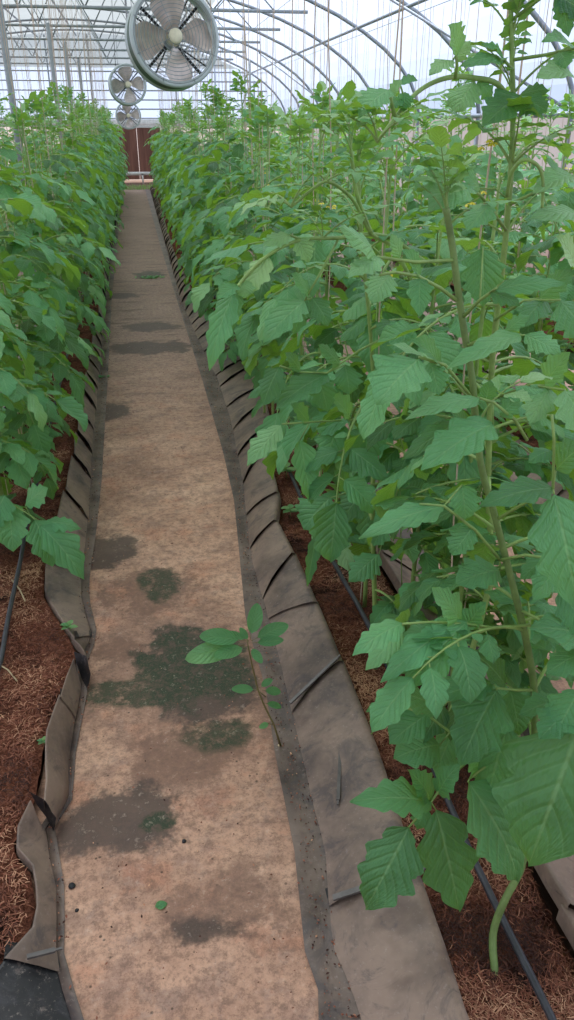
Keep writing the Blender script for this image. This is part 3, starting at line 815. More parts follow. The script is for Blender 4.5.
def flower(parent, p, r, name='flower_truss'):
    b = MB(); d = Vector((r.uniform(-1, 1), r.uniform(-1, .2), .2)).normalized(); pts = [p, p + d * .03 + UP * .01, p + d * .06]
    b.tube(pts, .0015, 4, 1)
    for i in range(4):
        c = pts[-1] + Vector((r.uniform(-.022, .022), r.uniform(-.02, .02), r.uniform(-.03, .01))); b.tube([pts[1], c], .001, 3, 1)
        for k in range(5):
            a = k * 1.256; dd = Vector((math.cos(a), math.sin(a), -.5)); leaflet(b, c, dd, UP, .012, .0035, 0, .6, 4, 2, 0, 0, .5, 0, r)
    o = b.build(name, [M['petal'], M['stem']], parent); o['label'] = 'yellow flower cluster'; return o

def near_plant(base, h, seed, label, skip=None, lean=None, leaves=True):
    r = random.Random(seed); pts, L = spec(h, r)
    root = empty('tomato_plant', base); tag(root, label, 'tomato plant', 'tomato plants')
    if lean:
        bend = lambda p: p + Vector((lean[0], lean[1], 0)) * (max(0, p.z) / h) ** 1.2
        pts = [bend(p) for p in pts]; L = [(bend(p), a, t, k, yg, v) for p, a, t, k, yg, v in L]
    stem_mesh(pts, h).build('stem', M['stem'], root)
    for p, az, tilt, k, yg, v in L:
        if skip and skip(base, p, az): continue
        me = young_me[v % 6] if yg else leaf_me[v]
        o = bpy.data.objects.new('leaf', me); COL.objects.link(o); o.parent = root
        o.matrix_local = mtx(p, az, tilt, k)
    if r.random() < .6: flower(root, pts[13] , r)
    return root

def foliage_mesh(h, seed, lod):
    r = random.Random(seed); pts, L = spec(h, r); V = []; Fc = []; Mt = []; UVs = []; T = []
    off = 0
    for p, az, tilt, k, yg, v in L:
        src = YOUNG[lod][v % 6] if yg else LEAF[lod][v]
        m = np.array(mtx(p, az, tilt, k)); a = np.array([tuple(q) for q in src.v]); a = a @ m[:3, :3].T + m[:3, 3]
        V.append(a); Fc += [tuple(i + off for i in f) for f in src.f]; Mt += src.m; UVs += src.uv
        T += [min(1, max(0, t + r_)) for t, r_ in zip(src.t, [r.uniform(-.08, .08)] * len(src.t))]; off += len(src.v)
    b = MB(); b.v = [tuple(q) for q in np.vstack(V)]; b.f = Fc; b.m = Mt; b.uv = UVs; b.t = T
    return stem_mesh(pts, h, None, .0065).mesh('stem', [M['stem']]), b.mesh('foliage', [M['leaf'], M['stem']])
PROTO = {1: [foliage_mesh(1.62 + .05 * (k % 4), 500 + k, 1) for k in range(7)], 2: [foliage_mesh(1.62 + .05 * (k % 4), 600 + k, 2) for k in range(7)]}
rp_ = random.Random(3)
def far_plant(x, y, lod, label, hs=1.0):
    st, fo = rp_.choice(PROTO[lod])
    root = empty('tomato_plant', (x, y, .04)); tag(root, label, 'tomato plant', 'tomato plants')
    root.rotation_euler = (0, 0, rp_.random() * 6.28); s = hs * rp_.uniform(.94, 1.06); root.scale = (s * 1.0, s * 1.0, s)
    for nm, me in (('stem', st), ('foliage', fo)):
        o = bpy.data.objects.new(nm, me); COL.objects.link(o); o.parent = root
    return root

# twine: one mesh per length, shared
tw = []
for k in range(5):
    b = MB(); r = random.Random(k); n = 8
    b.tube([(.012 * math.sin(i * 1.3 + k), .01 * math.cos(i * 1.1 + k), 3.0 * i / n) for i in range(n + 1)], .0021, 4, 0, False)
    tw.append(b.mesh('support_twine', [M['twine']]))
NTW = 0
def twine(x, y, label):
    global NTW
    o = bpy.data.objects.new('support_twine', tw[NTW % 5]); COL.objects.link(o); o.location = (x, y, .05)
    o.scale = (1, 1, min(1.0, (arch_z(x) - .12) / 3.0)); o.rotation_euler = (rp_.uniform(-.012, .012), rp_.uniform(-.02, .02), rp_.random() * 6); NTW += 1
    tag(o, label, 'twine', 'support twines')

# ------------------------------------------------------------------ plant rows
FOL_EDGE = [(100, 150), (200, 165), (250, 182), (300, 206), (340, 236), (380, 256), (430, 262), (470, 274), (510, 300), (560, 335), (620, 350), (680, 362), (780, 372), (900, 395), (960, 470), (1020, 560)]
def proj(p):
    v = Vector(p) - Vector((0, 0, CAMH)); r = v.x * math.cos(YAW) - v.y * math.sin(YAW); f = v.x * math.sin(YAW) + v.y * math.cos(YAW)
    zc = f * math.cos(PITCH) - v.z * math.sin(PITCH); yc = v.z * math.cos(PITCH) + f * math.sin(PITCH)
    return CX + F * r / max(zc, .05), CY - F * yc / max(zc, .05)
def edge_skip(base, p, az, back=False, reach=.34):
    d = Vector((-math.sin(az), math.cos(az), 0))
    if back and d.y < -.35: return True
    for q in (reach, reach * .6):
        w_ = base + p + d * q - UP * (.12 * q / .34)
        x, y = proj(w_); xe = np.interp(y, [a for a, c in FOL_EDGE], [c for a, c in FOL_EDGE])
        if x < xe: return True
    return False

rr = random.Random(21)
ROWS = [(.66, 'right of the path'), (2.08, 'second bed to the right'), (3.5, 'bed by the right wall'), (-.68, 'left of the path'), (-2.15, 'second bed to the left')]
def place_row(x0, desc, y_start, y_end, near_until, lod_mid, step, hs=1.0, tw_every=1):
    y = y_start; k = 0; ko = {.66: 6, -.68: 1}.get(x0, 0)
    while y < y_end:
        x = x0 + rr.uniform(-.05, .05); yy = y + rr.uniform(-.05, .05)
        if y < near_until:
            near_plant(Vector((x, yy, .04)), 1.62 * hs * rr.uniform(.95, 1.06), 40 + int(y * 100) + int(abs(x0) * 7) + (1000 if x0 < 0 else 0),
                       'leafy green tomato plant in the row %s, %s from the viewer' % (desc, ORD[k + ko]), (lambda b_, p, a: edge_skip(b_, p, a, False, .3)) if x0 == .66 else None)
        else:
            lab = ('leafy tomato plant in the row %s, %s from the viewer' % (desc, ORD[k + ko])) if k < 12 else 'dense green tomato plant far back in the row %s' % desc
            far_plant(x, yy, 1 if y < lod_mid else 2, lab, hs)
        if k % tw_every == 0:
            for q in range(2 if k % 3 else 1):
                jt = .25 if y < 6 else 1
                twine(x + jt * rr.uniform(-.06, .06), yy + jt * rr.uniform(-.12, .12), 'thin tan twine rising from the %s plants of the row %s' % ('nearest' if y < 5 else ('middle' if y < 13 else 'farthest'), desc))
        y += step * rr.uniform(.9, 1.1); k += 1
# front plants of the right row are placed singly further below
place_row(.66, 'right of the path', 2.75, 22.8, 5.2, 11, .40)
place_row(2.08, 'in the second right bed', 2.6, 22.8, 4.0, 10, .45, 1.0)
place_row(3.5, 'by the right wall', 6.2, 22.8, 0, 8, .55, 1.0)
place_row(-.68, 'left of the path', 3.25, 22.8, 5.2, 12, .38, 1.04)
place_row(-2.15, 'in the second left bed', 9.5, 22.8, 0, 10, .6, 1.0)
for x, d in ROWS:
    b = MB(); b.tube([(x, YF + .1, min(3.05, arch_z(x) - .06)), (x, YB - .2, min(3.05, arch_z(x) - .06))], .004, 4)
    tag(b.build('trellis_wire', M['wire']), 'taut overhead wire holding the twines over the row ' + d if 'path' in d else 'taut overhead wire holding the twines over the ' + d, 'wire', 'overhead trellis wires')

# ------------------------------------------------------------------ front plants of the right row
def hero_leaf(root, rach, lfs, tint=.42, nm='leaf', r=.0026, seed=0):
    rnd = random.Random(seed + int(lfs[0][0]) if lfs else seed); o0 = root.location; b = MB()
    if rach:
        pts = [PY(*q) - o0 for q in rach]; b.tube(pts, [r * (1.25 - .5 * i / len(pts)) for i in range(len(pts))], 7, 1)
    for q in lfs:
        bx, by, tx, ty, hw, Y0 = q[:6]; Y1 = q[6] if len(q) > 6 else Y0 - .05; tn = q[7] if len(q) > 7 else tint
        a = PY(bx, by, Y0); c = PY(tx, ty, Y1); d = c - a; L = d.length
        cam_v = (Vector((0, 0, CAMH)) - (a + c) / 2); dist = cam_v.length
        n = (UP * .7 + cam_v.normalized() * .6); n = (n - d.normalized() * n.dot(d.normalized())).normalized()
        dr = rnd.uniform(.45, .8); d2 = (d.normalized() * math.cos(dr * .42) + n * math.sin(dr * .42))
        W = hw * dist / F * 1.08
        leaflet(b, a - o0, d2, n, L * 1.02, W, rnd.uniform(-.2, .3), dr, 26, 8, rnd.choice((3.4, 4, 4.6)), .09, min(1, max(0, tn + rnd.uniform(-.14, .12))), 0, rnd, .3)
        if rach:
            k = min(range(len(pts)), key=lambda i: (pts[i] - (a - o0)).length)
            if (pts[k] - (a - o0)).length > .004: b.tube([pts[k], a - o0], .0016, 5, 1)
    return b.build(nm, [M['leaf'], M['stem']], root)
def shoot(root, pts, r0, r1, name='side_shoot', mat='stem'):
    o0 = root.location; P_ = [PY(*q) - o0 for q in pts]; out = []; n = len(P_)
    for i in range(n - 1):   # catmull-rom
        a, b_, c, d = P_[max(0, i - 1)], P_[i], P_[i + 1], P_[min(n - 1, i + 2)]
        for k in range(5):
            t = k / 5; out.append(.5 * ((2 * b_) + (c - a) * t + (2 * a - 5 * b_ + 4 * c - d) * t * t + (-a + 3 * b_ - 3 * c + d) * t ** 3))
    out.append(P_[-1]); m = len(out) - 1
    b = MB(); b.tube(out, [r0 + (r1 - r0) * i / m for i in range(m + 1)], 9); b.build(name, M[mat], root); return out
def sprout(root, at, n, k0, seed, tilt=(.2, .9)):
    """a tuft of young leaves at a local point"""
    r = random.Random(seed); az = r.random() * 6
    for i in range(n):
        o = bpy.data.objects.new('leaf', young_me[r.randrange(6)]); COL.objects.link(o); o.parent = root
        o.matrix_local = mtx(at, az, r.uniform(*tilt), k0 * r.uniform(.7, 1.1)); az += 2.4
def fill(root, pts, seed, z0, z1, n, back=True, kmul=1.0, yf=None):
    """ordinary leaves round a hero stem"""
    r = random.Random(seed); az = r.random() * 6; o0 = root.location
    for i in range(n):
        t = i / (n - 1); z = z0 + (z1 - z0) * t
        p = min(pts, key=lambda q: abs(q.z - z)); az += 2.4 + r.uniform(-.3, .3)
        if edge_skip(o0, p, az, back): continue
        yg = t > .88; o = bpy.data.objects.new('leaf', young_me[r.randrange(6)] if yg else leaf_me[r.randrange(14)]); COL.objects.link(o); o.parent = root
        o.matrix_local = mtx(p, az, r.uniform(-.35, .15), kmul * r.uniform(.8, 1.05))

b1 = P(495, 973, .045); h1 = empty('tomato_plant', b1); tag(h1, 'nearest tomato plant, its bent stem rooted at the bottom right with large lobed leaves', 'tomato plant', 'tomato plants')
s1 = shoot(h1, [(495, 975, b1.y), (493, 934, 1.0), (504, 902, 1.02), (522, 866, 1.05), (527, 830, 1.07), (534, 758, 1.1), (534, 690, 1.13), (526, 640, 1.15), (514, 590, 1.17), (496, 520, 1.2), (480, 460, 1.22), (472, 379, 1.23), (462, 318, 1.24), (452, 245, 1.25), (446, 208, 1.25)], .0085, .0055, 'stem', 'stem_old')
hero_leaf(h1, [(520, 735, 1.1), (490, 742, 1.1), (460, 768, 1.1), (438, 792, 1.1), (431, 802, 1.09), (409, 827, 1.08)],
          [(431, 802, 349, 803, 17, 1.09, 1.07), (409, 827, 369, 912, 24, 1.08, 1.02), (436, 810, 455, 911, 24, 1.09, 1.02), (438, 794, 459, 762, 12, 1.1, 1.08), (430, 800, 408, 768, 13, 1.11, 1.11), (425, 806, 418, 830, 8, 1.11, 1.09)])
hero_leaf(h1, [(530, 625, 1.15), (495, 628, 1.14), (467, 624, 1.14), (430, 622, 1.14), (402, 624, 1.13)],
          [(467, 622, 405, 690, 22, 1.14, 1.06), (448, 628, 381, 682, 15, 1.14, 1.07), (462, 624, 432, 588, 15, 1.15, 1.15), (402, 624, 350, 655, 13, 1.13, 1.07), (402, 630, 368, 672, 12, 1.15, 1.1), (467, 628, 484, 600, 11, 1.16, 1.15)])
hero_leaf(h1, [(534, 790, 1.09), (485, 765, 1.12), (450, 732, 1.15), (430, 717, 1.16), (400, 705, 1.17)],
          [(437, 707, 381, 693, 15, 1.17, 1.14), (400, 703, 366, 713, 9, 1.17, 1.14), (428, 714, 390, 746, 16, 1.16, 1.13), (440, 745, 393, 758, 20, 1.16, 1.14), (410, 710, 385, 722, 8, 1.19, 1.17), (452, 733, 436, 775, 14, 1.18, 1.16)])
hero_leaf(h1, [(534, 690, 1.13), (515, 690, 1.11), (497, 688, 1.1)], [(497, 690, 457, 763, 25, 1.1, 1.03), (492, 682, 436, 702, 16, 1.12, 1.1), (505, 684, 470, 650, 14, 1.13, 1.14), (510, 690, 520, 735, 15, 1.12, 1.09)])
hero_leaf(h1, [(533, 750, 1.1), (505, 752, 1.08), (470, 778, 1.06)], [(468, 782, 517, 880, 26, 1.05, 1.0), (508, 725, 484, 803, 22, 1.09, 1.05), (480, 775, 463, 740, 13, 1.08, 1.08)])
hero_leaf(h1, [(533, 700, 1.13), (560, 705, 1.05), (590, 712, .98)], [(584, 716, 531, 868, 44, .98, .90), (575, 706, 540, 740, 16, 1.0, .97), (560, 700, 520, 716, 12, 1.06, 1.03)])
hero_leaf(h1, [(520, 610, 1.16), (560, 630, 1.1), (600, 650, 1.04)], [(600, 645, 528, 628, 22, 1.05, 1.03), (590, 650, 545, 672, 16, 1.03, 1.0), (580, 690, 555, 735, 18, 1.0, .97)])
hero_leaf(h1, [(496, 520, 1.2), (530, 500, 1.15), (553, 488, 1.1), (554, 440, 1.08), (552, 415, 1.08)], [(553, 488, 479, 509, 15, 1.1, 1.05), (554, 494, 573, 612, 30, 1.09, .99), (556, 470, 590, 440, 16, 1.1, 1.08), (552, 450, 527, 462, 9, 1.12, 1.1)])
hero_leaf(h1, [(500, 560, 1.18), (525, 555, 1.12), (560, 560, 1.1)], [(566, 560, 530, 600, 15, 1.1, 1.06), (550, 556, 520, 580, 11, 1.13, 1.1), (560, 590, 590, 640, 16, 1.08, 1.02)])
hero_leaf(h1, [(527, 440, 1.2), (515, 420, 1.19), (493, 402, 1.18), (479, 398, 1.17)], [(493, 424, 424, 476, 21, 1.18, 1.1, .5), (479, 398, 406, 420, 12, 1.17, 1.1, .5), (486, 402, 490, 380, 8, 1.19, 1.19), (500, 416, 520, 398, 10, 1.2, 1.19)])
hero_leaf(h1, [(476, 440, 1.22), (458, 422, 1.2)], [(458, 422, 404, 462, 11, 1.2, 1.15, .5), (466, 428, 440, 400, 9, 1.21, 1.2)])
hero_leaf(h1, [(500, 560, 1.18), (475, 530, 1.17), (444, 506, 1.15), (420, 504, 1.14)], [(444, 506, 360, 540, 14, 1.15, 1.07, .48), (425, 505, 408, 522, 9, 1.15, 1.12), (462, 485, 465, 520, 14, 1.18, 1.15), (472, 528, 453, 556, 13, 1.17, 1.15), (500, 570, 455, 585, 18, 1.2, 1.16)])
hero_leaf(h1, [(468, 345, 1.23), (495, 335, 1.2), (521, 335, 1.17)], [(521, 335, 445, 370, 11, 1.17, 1.12, .55), (525, 335, 560, 355, 12, 1.17, 1.12, .5), (505, 332, 530, 315, 8, 1.19, 1.18)])
hero_leaf(h1, [(462, 318, 1.24), (480, 300, 1.2), (497, 288, 1.16)], [(495, 290, 567, 286, 10, 1.16, 1.12, .55), (483, 248, 484, 306, 18, 1.28, 1.24, .5), (490, 292, 520, 305, 9, 1.17, 1.14)])
hero_leaf(h1, [(456, 300, 1.24), (440, 288, 1.22), (418, 276, 1.2), (394, 272, 1.17), (380, 275, 1.15)], [(390, 274, 370, 303, 14, 1.17, 1.13, .5), (378, 274, 352, 262, 9, 1.15, 1.12, .6), (420, 278, 418, 318, 11, 1.2, 1.15, .5), (420, 276, 400, 250, 9, 1.21, 1.2, .55)])
hero_leaf(h1, [(474, 400, 1.23), (445, 365, 1.2), (419, 357, 1.18)], [(419, 359, 378, 406, 26, 1.18, 1.12, .35), (440, 366, 408, 338, 12, 1.2, 1.18), (430, 362, 440, 395, 12, 1.2, 1.16)])
hero_leaf(h1, [(455, 260, 1.25), (415, 262, 1.2), (377, 257, 1.16)], [(377, 257, 338, 228, 17, 1.16, 1.12, .5), (380, 258, 350, 280, 12, 1.15, 1.1, .5), (400, 260, 390, 235, 9, 1.19, 1.18)])
sprout(h1, s1[-1], 5, .55, 3); sprout(h1, s1[-4], 3, .7, 4, (-.1, .4))
fill(h1, s1, 51, .42, 1.16, 26, True, .9)

X2, Y2 = .69, 1.55
h2 = empty('tomato_plant', (X2, Y2, .045)); tag(h2, 'tallest tomato plant, rising past the top of the picture at right', 'tomato plant', 'tomato plants')
s2 = [Vector((0, 0, 0))]
s2 = shoot(h2, [(proj((X2, Y2, .045))[0], proj((X2, Y2, .045))[1], Y2), (486, 600, 1.55), (488, 480, 1.54), (492, 363, 1.53), (500, 290, 1.52), (509, 200, 1.5), (513, 120, 1.5), (512, 60, 1.5), (511, 10, 1.5), (512, -30, 1.5)], .0082, .0036, 'stem')
sh = shoot(h2, [(513, 105, 1.5), (497, 84, 1.47), (475, 78, 1.45), (452, 77, 1.42), (430, 84, 1.4), (412, 97, 1.37), (395, 118, 1.35), (377, 142, 1.33)], .0052, .0028)
hero_leaf(h2, [(455, 78, 1.42), (457, 66, 1.41), (456, 55, 1.4)], [(456, 56, 447, 26, 13, 1.4, 1.38, .5), (453, 60, 428, 75, 8, 1.4, 1.36, .45), (456, 62, 470, 40, 7, 1.41, 1.4, .6)])
hero_leaf(h2, [(513, 70, 1.5), (503, 59, 1.47)], [(503, 59, 460, 67, 9, 1.47, 1.42, .5), (506, 62, 482, 45, 7, 1.48, 1.46, .6)])
hero_leaf(h2, [(475, 79, 1.45), (473, 82, 1.45)], [(473, 82, 457, 113, 15, 1.45, 1.43, .7), (478, 80, 492, 100, 8, 1.46, 1.45, .6)])
hero_leaf(h2, [(513, 100, 1.5), (521, 98, 1.45)], [(521, 97, 482, 128, 17, 1.45, 1.38, .4), (521, 99, 546, 112, 13, 1.44, 1.4, .45), (520, 95, 550, 90, 9, 1.47, 1.45)])
hero_leaf(h2, [(512, 60, 1.5), (545, 55, 1.45), (576, 48, 1.4)], [(576, 48, 540, 40, 10, 1.4, 1.37, .45), (578, 80, 533, 77, 13, 1.4, 1.36, .5), (560, 52, 568, 68, 9, 1.42, 1.38)])
hero_leaf(h2, [(512, 20, 1.5), (545, -5, 1.45), (560, 0, 1.4)], [(560, -2, 568, 38, 8, 1.4, 1.37, .4), (555, -4, 590, 20, 12, 1.41, 1.37)])
hero_leaf(h2, [(412, 97, 1.37), (405, 100, 1.36)], [(405, 92, 404, 112, 7, 1.36, 1.35, .7), (400, 84, 418, 80, 5, 1.36, 1.36, .7), (403, 98, 389, 108, 6, 1.36, 1.35, .6)])
hero_leaf(h2, [(395, 118, 1.35), (389, 90, 1.34)], [(389, 90, 358, 118, 12, 1.34, 1.3, .35), (390, 96, 402, 80, 6, 1.35, 1.34, .6)])
hero_leaf(h2, [(509, 205, 1.5), (540, 190, 1.45), (575, 170, 1.4)], [(575, 175, 535, 195, 12, 1.4, 1.36, .45), (580, 215, 530, 222, 12, 1.4, 1.36, .5), (560, 178, 545, 160, 8, 1.43, 1.41), (575, 268, 555, 235, 14, 1.4, 1.38, .8)])
hero_leaf(h2, [(506, 230, 1.5), (480, 195, 1.42), (462, 185, 1.38)], [(470, 185, 425, 212, 16, 1.38, 1.3, .4), (480, 190, 450, 165, 12, 1.42, 1.4, .5), (462, 190, 420, 182, 10, 1.38, 1.33, .5), (490, 205, 470, 232, 13, 1.43, 1.38, .4)])
hero_leaf(h2, [(495, 320, 1.52), (525, 300, 1.45), (560, 300, 1.38)], [(560, 300, 590, 345, 18, 1.38, 1.3), (545, 300, 520, 330, 12, 1.42, 1.36), (540, 298, 575, 270, 12, 1.42, 1.4)])
hero_leaf(h2, [(490, 400, 1.54), (530, 385, 1.4), (565, 390, 1.3)], [(565, 390, 590, 440, 18, 1.3, 1.22), (550, 388, 530, 425, 14, 1.35, 1.28), (545, 385, 570, 352, 13, 1.36, 1.33), (530, 385, 555, 405, 10, 1.38, 1.34)])
sprout(h2, s2[-4], 4, .8, 5, (.1, .7)); sprout(h2, s2[-9], 3, .8, 6, (.1, .7)); sprout(h2, s2[-14], 3, .85, 7, (-.1, .5)); sprout(h2, sh[-1], 5, .6, 8, (-.2, .6)); sprout(h2, s2[-1], 5, .8, 9, (.2, .9)); sprout(h2, s2[-19], 4, 1.1, 12, (-.3, .4))
fill(h2, s2, 61, .30, 1.42, 36, True)
for q_, n_ in ((-3, 2), (-7, 2), (-12, 2)): sprout(h2, s2[q_], n_, .5, 70 + q_, (.5, 1.0))
flower(h2, s2[-18], random.Random(3)); flower(h2, s2[-21], random.Random(8))
# arching dry-looking string loop of a bent shoot at mid right
shoot(h2, [(507, 196, 1.42), (512, 172, 1.4), (524, 160, 1.38), (538, 166, 1.37), (543, 182, 1.37), (542, 208, 1.37)], .0036, .0028)

h3 = near_plant(Vector((.64, 1.98, .045)), 1.55, 313, 'tomato plant just behind the nearest one, arching its shoots left over the bed', lambda b_, p, a: edge_skip(b_, p, a, False), (-.12, -.06))
S3 = shoot(h3, [(420, 300, 1.93), (395, 250, 1.9), (371, 233, 1.88), (353, 200, 1.85), (332, 183, 1.8), (318, 185, 1.78), (291, 207, 1.75)], .0055, .003)
S3b = shoot(h3, [(371, 233, 1.88), (357, 195, 1.86), (351, 150, 1.85)], .0055, .004)
S4 = shoot(h3, [(425, 262, 1.93), (385, 236, 1.9), (339, 238, 1.85), (301, 240, 1.8), (270, 254, 1.75), (245, 277, 1.72), (231, 297, 1.7)], .0055, .003)
sprout(h3, S3b[-1], 4, .7, 21); sprout(h3, S3[-1], 4, .8, 22, (-.6, .2)); sprout(h3, S3[-9], 3, .8, 23, (-.4, .3)); sprout(h3, S4[12], 3, .7, 24, (-.3, .4))
hero_leaf(h3, [(240, 284, 1.71), (233, 294, 1.7)], [(233, 294, 206, 370, 12, 1.7, 1.62, .45), (238, 286, 216, 300, 8, 1.7, 1.66, .45), (245, 280, 246, 298, 9, 1.72, 1.7, .75), (268, 256, 246, 298, 11, 1.75, 1.72, .9), (236, 290, 232, 330, 8, 1.72, 1.68, .4)])
hero_leaf(h3, [(339, 238, 1.85), (322, 270, 1.82), (305, 300, 1.8)], [(305, 301, 262, 342, 15, 1.8, 1.72, .5), (310, 295, 290, 275, 9, 1.81, 1.79, .5), (312, 298, 330, 325, 11, 1.82, 1.78, .35), (303, 303, 296, 335, 9, 1.82, 1.8, .4)])
hero_leaf(h3, [(301, 240, 1.8), (290, 235, 1.79)], [(290, 236, 262, 246, 9, 1.79, 1.76, .75), (296, 238, 310, 262, 10, 1.8, 1.78, .7)])
hero_leaf(h3, [(400, 330, 1.95), (360, 350, 1.88), (327, 373, 1.82), (300, 372, 1.8), (280, 366, 1.78)], [(327, 374, 275, 411, 14, 1.82, 1.75, .45), (279, 367, 262, 405, 12, 1.78, 1.74, .4), (340, 365, 318, 345, 10, 1.84, 1.82), (345, 365, 350, 395, 13, 1.85, 1.81), (300, 371, 285, 352, 8, 1.8, 1.79), (318, 374, 328, 412, 12, 1.84, 1.8)])
hero_leaf(h3, [(400, 420, 1.96), (350, 420, 1.9), (310, 422, 1.85), (282, 424, 1.82)], [(281, 425, 249, 467, 12, 1.82, 1.77, .65), (308, 423, 290, 402, 9, 1.86, 1.85), (300, 440, 309, 505, 12, 1.86, 1.8, .35), (340, 420, 325, 462, 15, 1.9, 1.84), (350, 418, 330, 395, 12, 1.9, 1.88), (370, 420, 365, 470, 16, 1.92, 1.86)])
hero_leaf(h3, [(400, 480, 1.97), (367, 486, 1.92), (340, 495, 1.88)], [(367, 487, 340, 522, 15, 1.92, 1.87, .4), (330, 498, 303, 530, 20, 1.87, 1.83, .35), (316, 534, 309, 587, 6, 1.87, 1.83, .4), (350, 490, 335, 470, 10, 1.91, 1.9), (379, 554, 350, 583, 14, 1.94, 1.9, .4), (402, 597, 380, 627, 13, 1.97, 1.93, .4), (390, 520, 372, 545, 13, 1.95, 1.92)])
h4 = near_plant(Vector((.70, 2.34, .045)), 1.60, 414, 'tomato plant with its thin bare stem foot showing beside the drip pipe', lambda b_, p, a: p.z < .42 or edge_skip(b_, p, a, False))
h6 = near_plant(Vector((.80, 1.72, .045)), 1.5, 616, 'tomato plant filling the gap behind the stem of the tallest plant', lambda b_, p, a: math.sin(a) > .45 or math.cos(a) < -.75 or edge_skip(b_, p, a, True))
h7 = near_plant(Vector((.80, 2.12, .045)), 1.5, 717, 'tomato plant at the far edge of the first right bed, behind the gap filling one', lambda b_, p, a: math.sin(a) > .5 or edge_skip(b_, p, a, False))
for hh, bb, sd in ((h6, (.80, 1.72, .045), 1), (h7, (.80, 2.12, .045), 2)):
    rq = random.Random(sd)
    for i in range(16):
        o = bpy.data.objects.new('leaf', leaf_me[rq.randrange(14)]); COL.objects.link(o); o.parent = hh
        o.matrix_local = mtx(Vector((0, 0, .16 + .05 * i)), -PI / 2 + rq.uniform(-.9, .9), rq.uniform(-.4, .1), rq.uniform(.9, 1.15))
h8 = near_plant(Vector((-.76, 2.95, .045)), 1.5, 818, 'tomato plant nearest the viewer in the left row, at the left picture edge', lambda b_, p, a: math.cos(a) < -.3 and math.sin(a) < .3)
hero_leaf(h8, [(-20, 500, 2.95), (5, 500, 2.8), (30, 515, 2.75), (45, 525, 2.72)], [(40, 525, 86, 578, 15, 2.7, 2.6, .5), (35, 520, 54, 566, 14, 2.72, 2.64, .5), (45, 522, 82, 528, 8, 2.72, 2.7, .55), (10, 503, 12, 552, 16, 2.8, 2.7, .45), (25, 505, 48, 488, 12, 2.76, 2.76, .55), (5, 495, -10, 530, 14, 2.8, 2.72, .4)])
for q in ((.70, 1.57), (.62, 1.99), (.70, 2.36), (.81, 1.74)):
    twine(q[0], q[1], 'thin tan twine rising from the nearest plants on the right')
# ------------------------------------------------------------------ weed on the path edge
def weed():
    base = P(281, 747, .004); root = empty('small_weed', base); tag(root, 'small round-leaved weed growing from the path edge beside the right plastic sheet', 'weed')
    def q(px, py, f=0.0): # plane through the base facing the camera, f pushes towards it
        r = ray(px, py); Yp = base.y - f
        return PY(px, py, Yp) - base
    b = MB(); pts = [Vector((0, 0, 0)), q(274, 725), q(264, 705), q(258, 690), q(252, 665), q(250, 655), q(247, 640)]
    b.tube(pts, [.0035, .003, .0028, .0026, .0024, .002, .0018], 7); b.tube([pts[3], q(266, 697)], .0015, 5); b.tube([pts[1], q(264, 722)], .0014, 5)
    b.build('stem', M['weed_stem'], root)
    top = q(250, 645)
    L = [((245, 645), (186, 655), .40, .03), ((246, 641), (201, 634), .42, .0), ((249, 640), (224, 632), .4, -.03), ((250, 640), (258, 604), .45, -.04), ((251, 641), (287, 622), .42, -.03), ((252, 643), (283, 640), .38, .02),
         ((250, 646), (262, 662), .45, .05), ((248, 646), (216, 657), .4, .05), ((262, 690), (281, 692), .5, .0), ((259, 688), (272, 679), .5, -.01), ((270, 722), (260, 728), .5, .02), ((258, 690), (232, 688), .4, -.01), ((264, 703), (282, 706), .4, .0), ((249, 642), (240, 628), .45, -.02)]
    r = random.Random(4)
    for (a, t, w_, f) in L:
        p0 = q(*a); p1 = q(t[0], t[1], f); d = p1 - p0; b = MB(); pet = p0 + d * .18
        b.tube([p0, pet], .001, 4, 1)
        leaflet(b, pet, d, Vector((0, -.55, .83)), d.length * .84, d.length * w_ * .47, .12, .25, 14, 6, 0, .03, r.uniform(.35, .6), 0, r, 0, True)
        b.build('leaf', [M['weed_leaf'], M['weed_stem']], root)
weed()
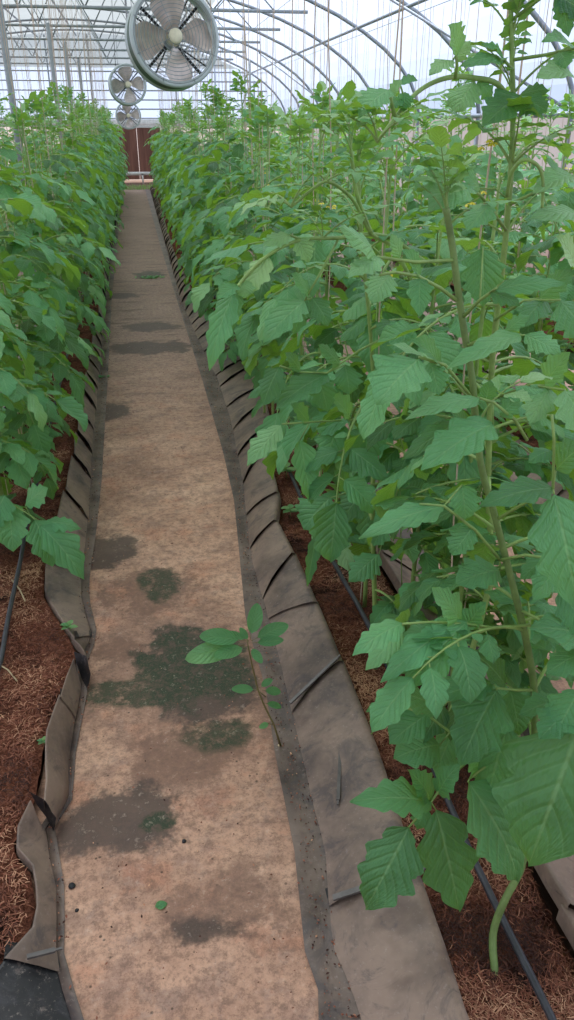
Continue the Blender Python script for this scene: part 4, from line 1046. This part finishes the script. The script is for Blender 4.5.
def seedling(p, s, label, seed):
    r = random.Random(seed); root = empty('seedling', p); tag(root, label, 'seedling', 'seedlings')
    b = MB(); b.tube([(0, 0, 0), (.003, 0, s * .5), (0, .003, s)], .0015, 5); b.build('stem', M['stem'], root)
    for k in range(6):
        a = k * 1.9; b = MB(); d = Vector((math.cos(a), math.sin(a), .25)); leaflet(b, Vector((0, 0, s * (.5 + .08 * k))), d, UP, s * .9, s * .3, .1, .5, 8, 4, 3, .05, .75, 0, r); b.build('leaf', M['weed_leaf'], root)
seedling(P(290, 517, .05), .05, 'pale green seedling in the right bed by the plastic edge', 1)
seedling(P(286, 478, .05), .07, 'green seedling in the right bed, behind the pale one', 2)
seedling(P(70, 632, .045), .035, 'tiny bright seedling at the soil edge of the left bed', 3)
seedling(P(44, 745, .05), .02, 'very small seedling in the left bed by the standing plastic edge', 4)
def clump(px, py, n, rad, label, seed, hgt=.03):
    r = random.Random(seed); c = P(px, py); b = MB()
    for _ in range(n):
        a = r.random() * 6.28; q = rad * r.random(); p = Vector((q * math.cos(a), q * math.sin(a) * .6, 0)); an = r.random() * 6.28
        leaflet(b, p, Vector((math.cos(an), math.sin(an), .6)), UP, hgt, hgt * .3, .1, .7, 4, 2, 0, .0, r.uniform(.2, .7), 0, r)
    o = b.build('moss_clump', M['weed_leaf'], None, c + Vector((0, 0, .002))); tag(o, label, 'greenery', None, None); return o
clump(150, 278, 70, .17, 'low green clump on the far part of the path', 1, .04)
clump(100, 378, 20, .05, 'small green tuft at the left edge of the path', 2, .035)
b = MB(); p0 = P(155, 908); leaflet(b, Vector((0, 0, 0)), Vector((1, .2, 0)), UP, .03, .012, .1, .2, 8, 4, 0, .05, .6)
o = b.build('fallen_leaf', M['weed_leaf'], None, p0 + Vector((0, 0, .004))); tag(o, 'single small fallen green leaf flat on the concrete', 'leaf')
b = MB(); r = random.Random(9)
for _ in range(500):
    x = r.uniform(-.5, .5); y = YE + r.uniform(.1, 1.6); an = r.random() * 6.28; z = .0
    leaflet(b, Vector((x, y, -.05)), Vector((.3 * math.cos(an), .3 * math.sin(an), 1)), Vector((math.cos(an), math.sin(an), 0)), r.uniform(.06, .14), .004, 0, .5, 3, 2, 0, 0, .8, 0, r)
o = b.build('grass_patch', M['weed_leaf']); tag(o, 'strip of pale grass at the far end of the path', 'grass', None, 'stuff')
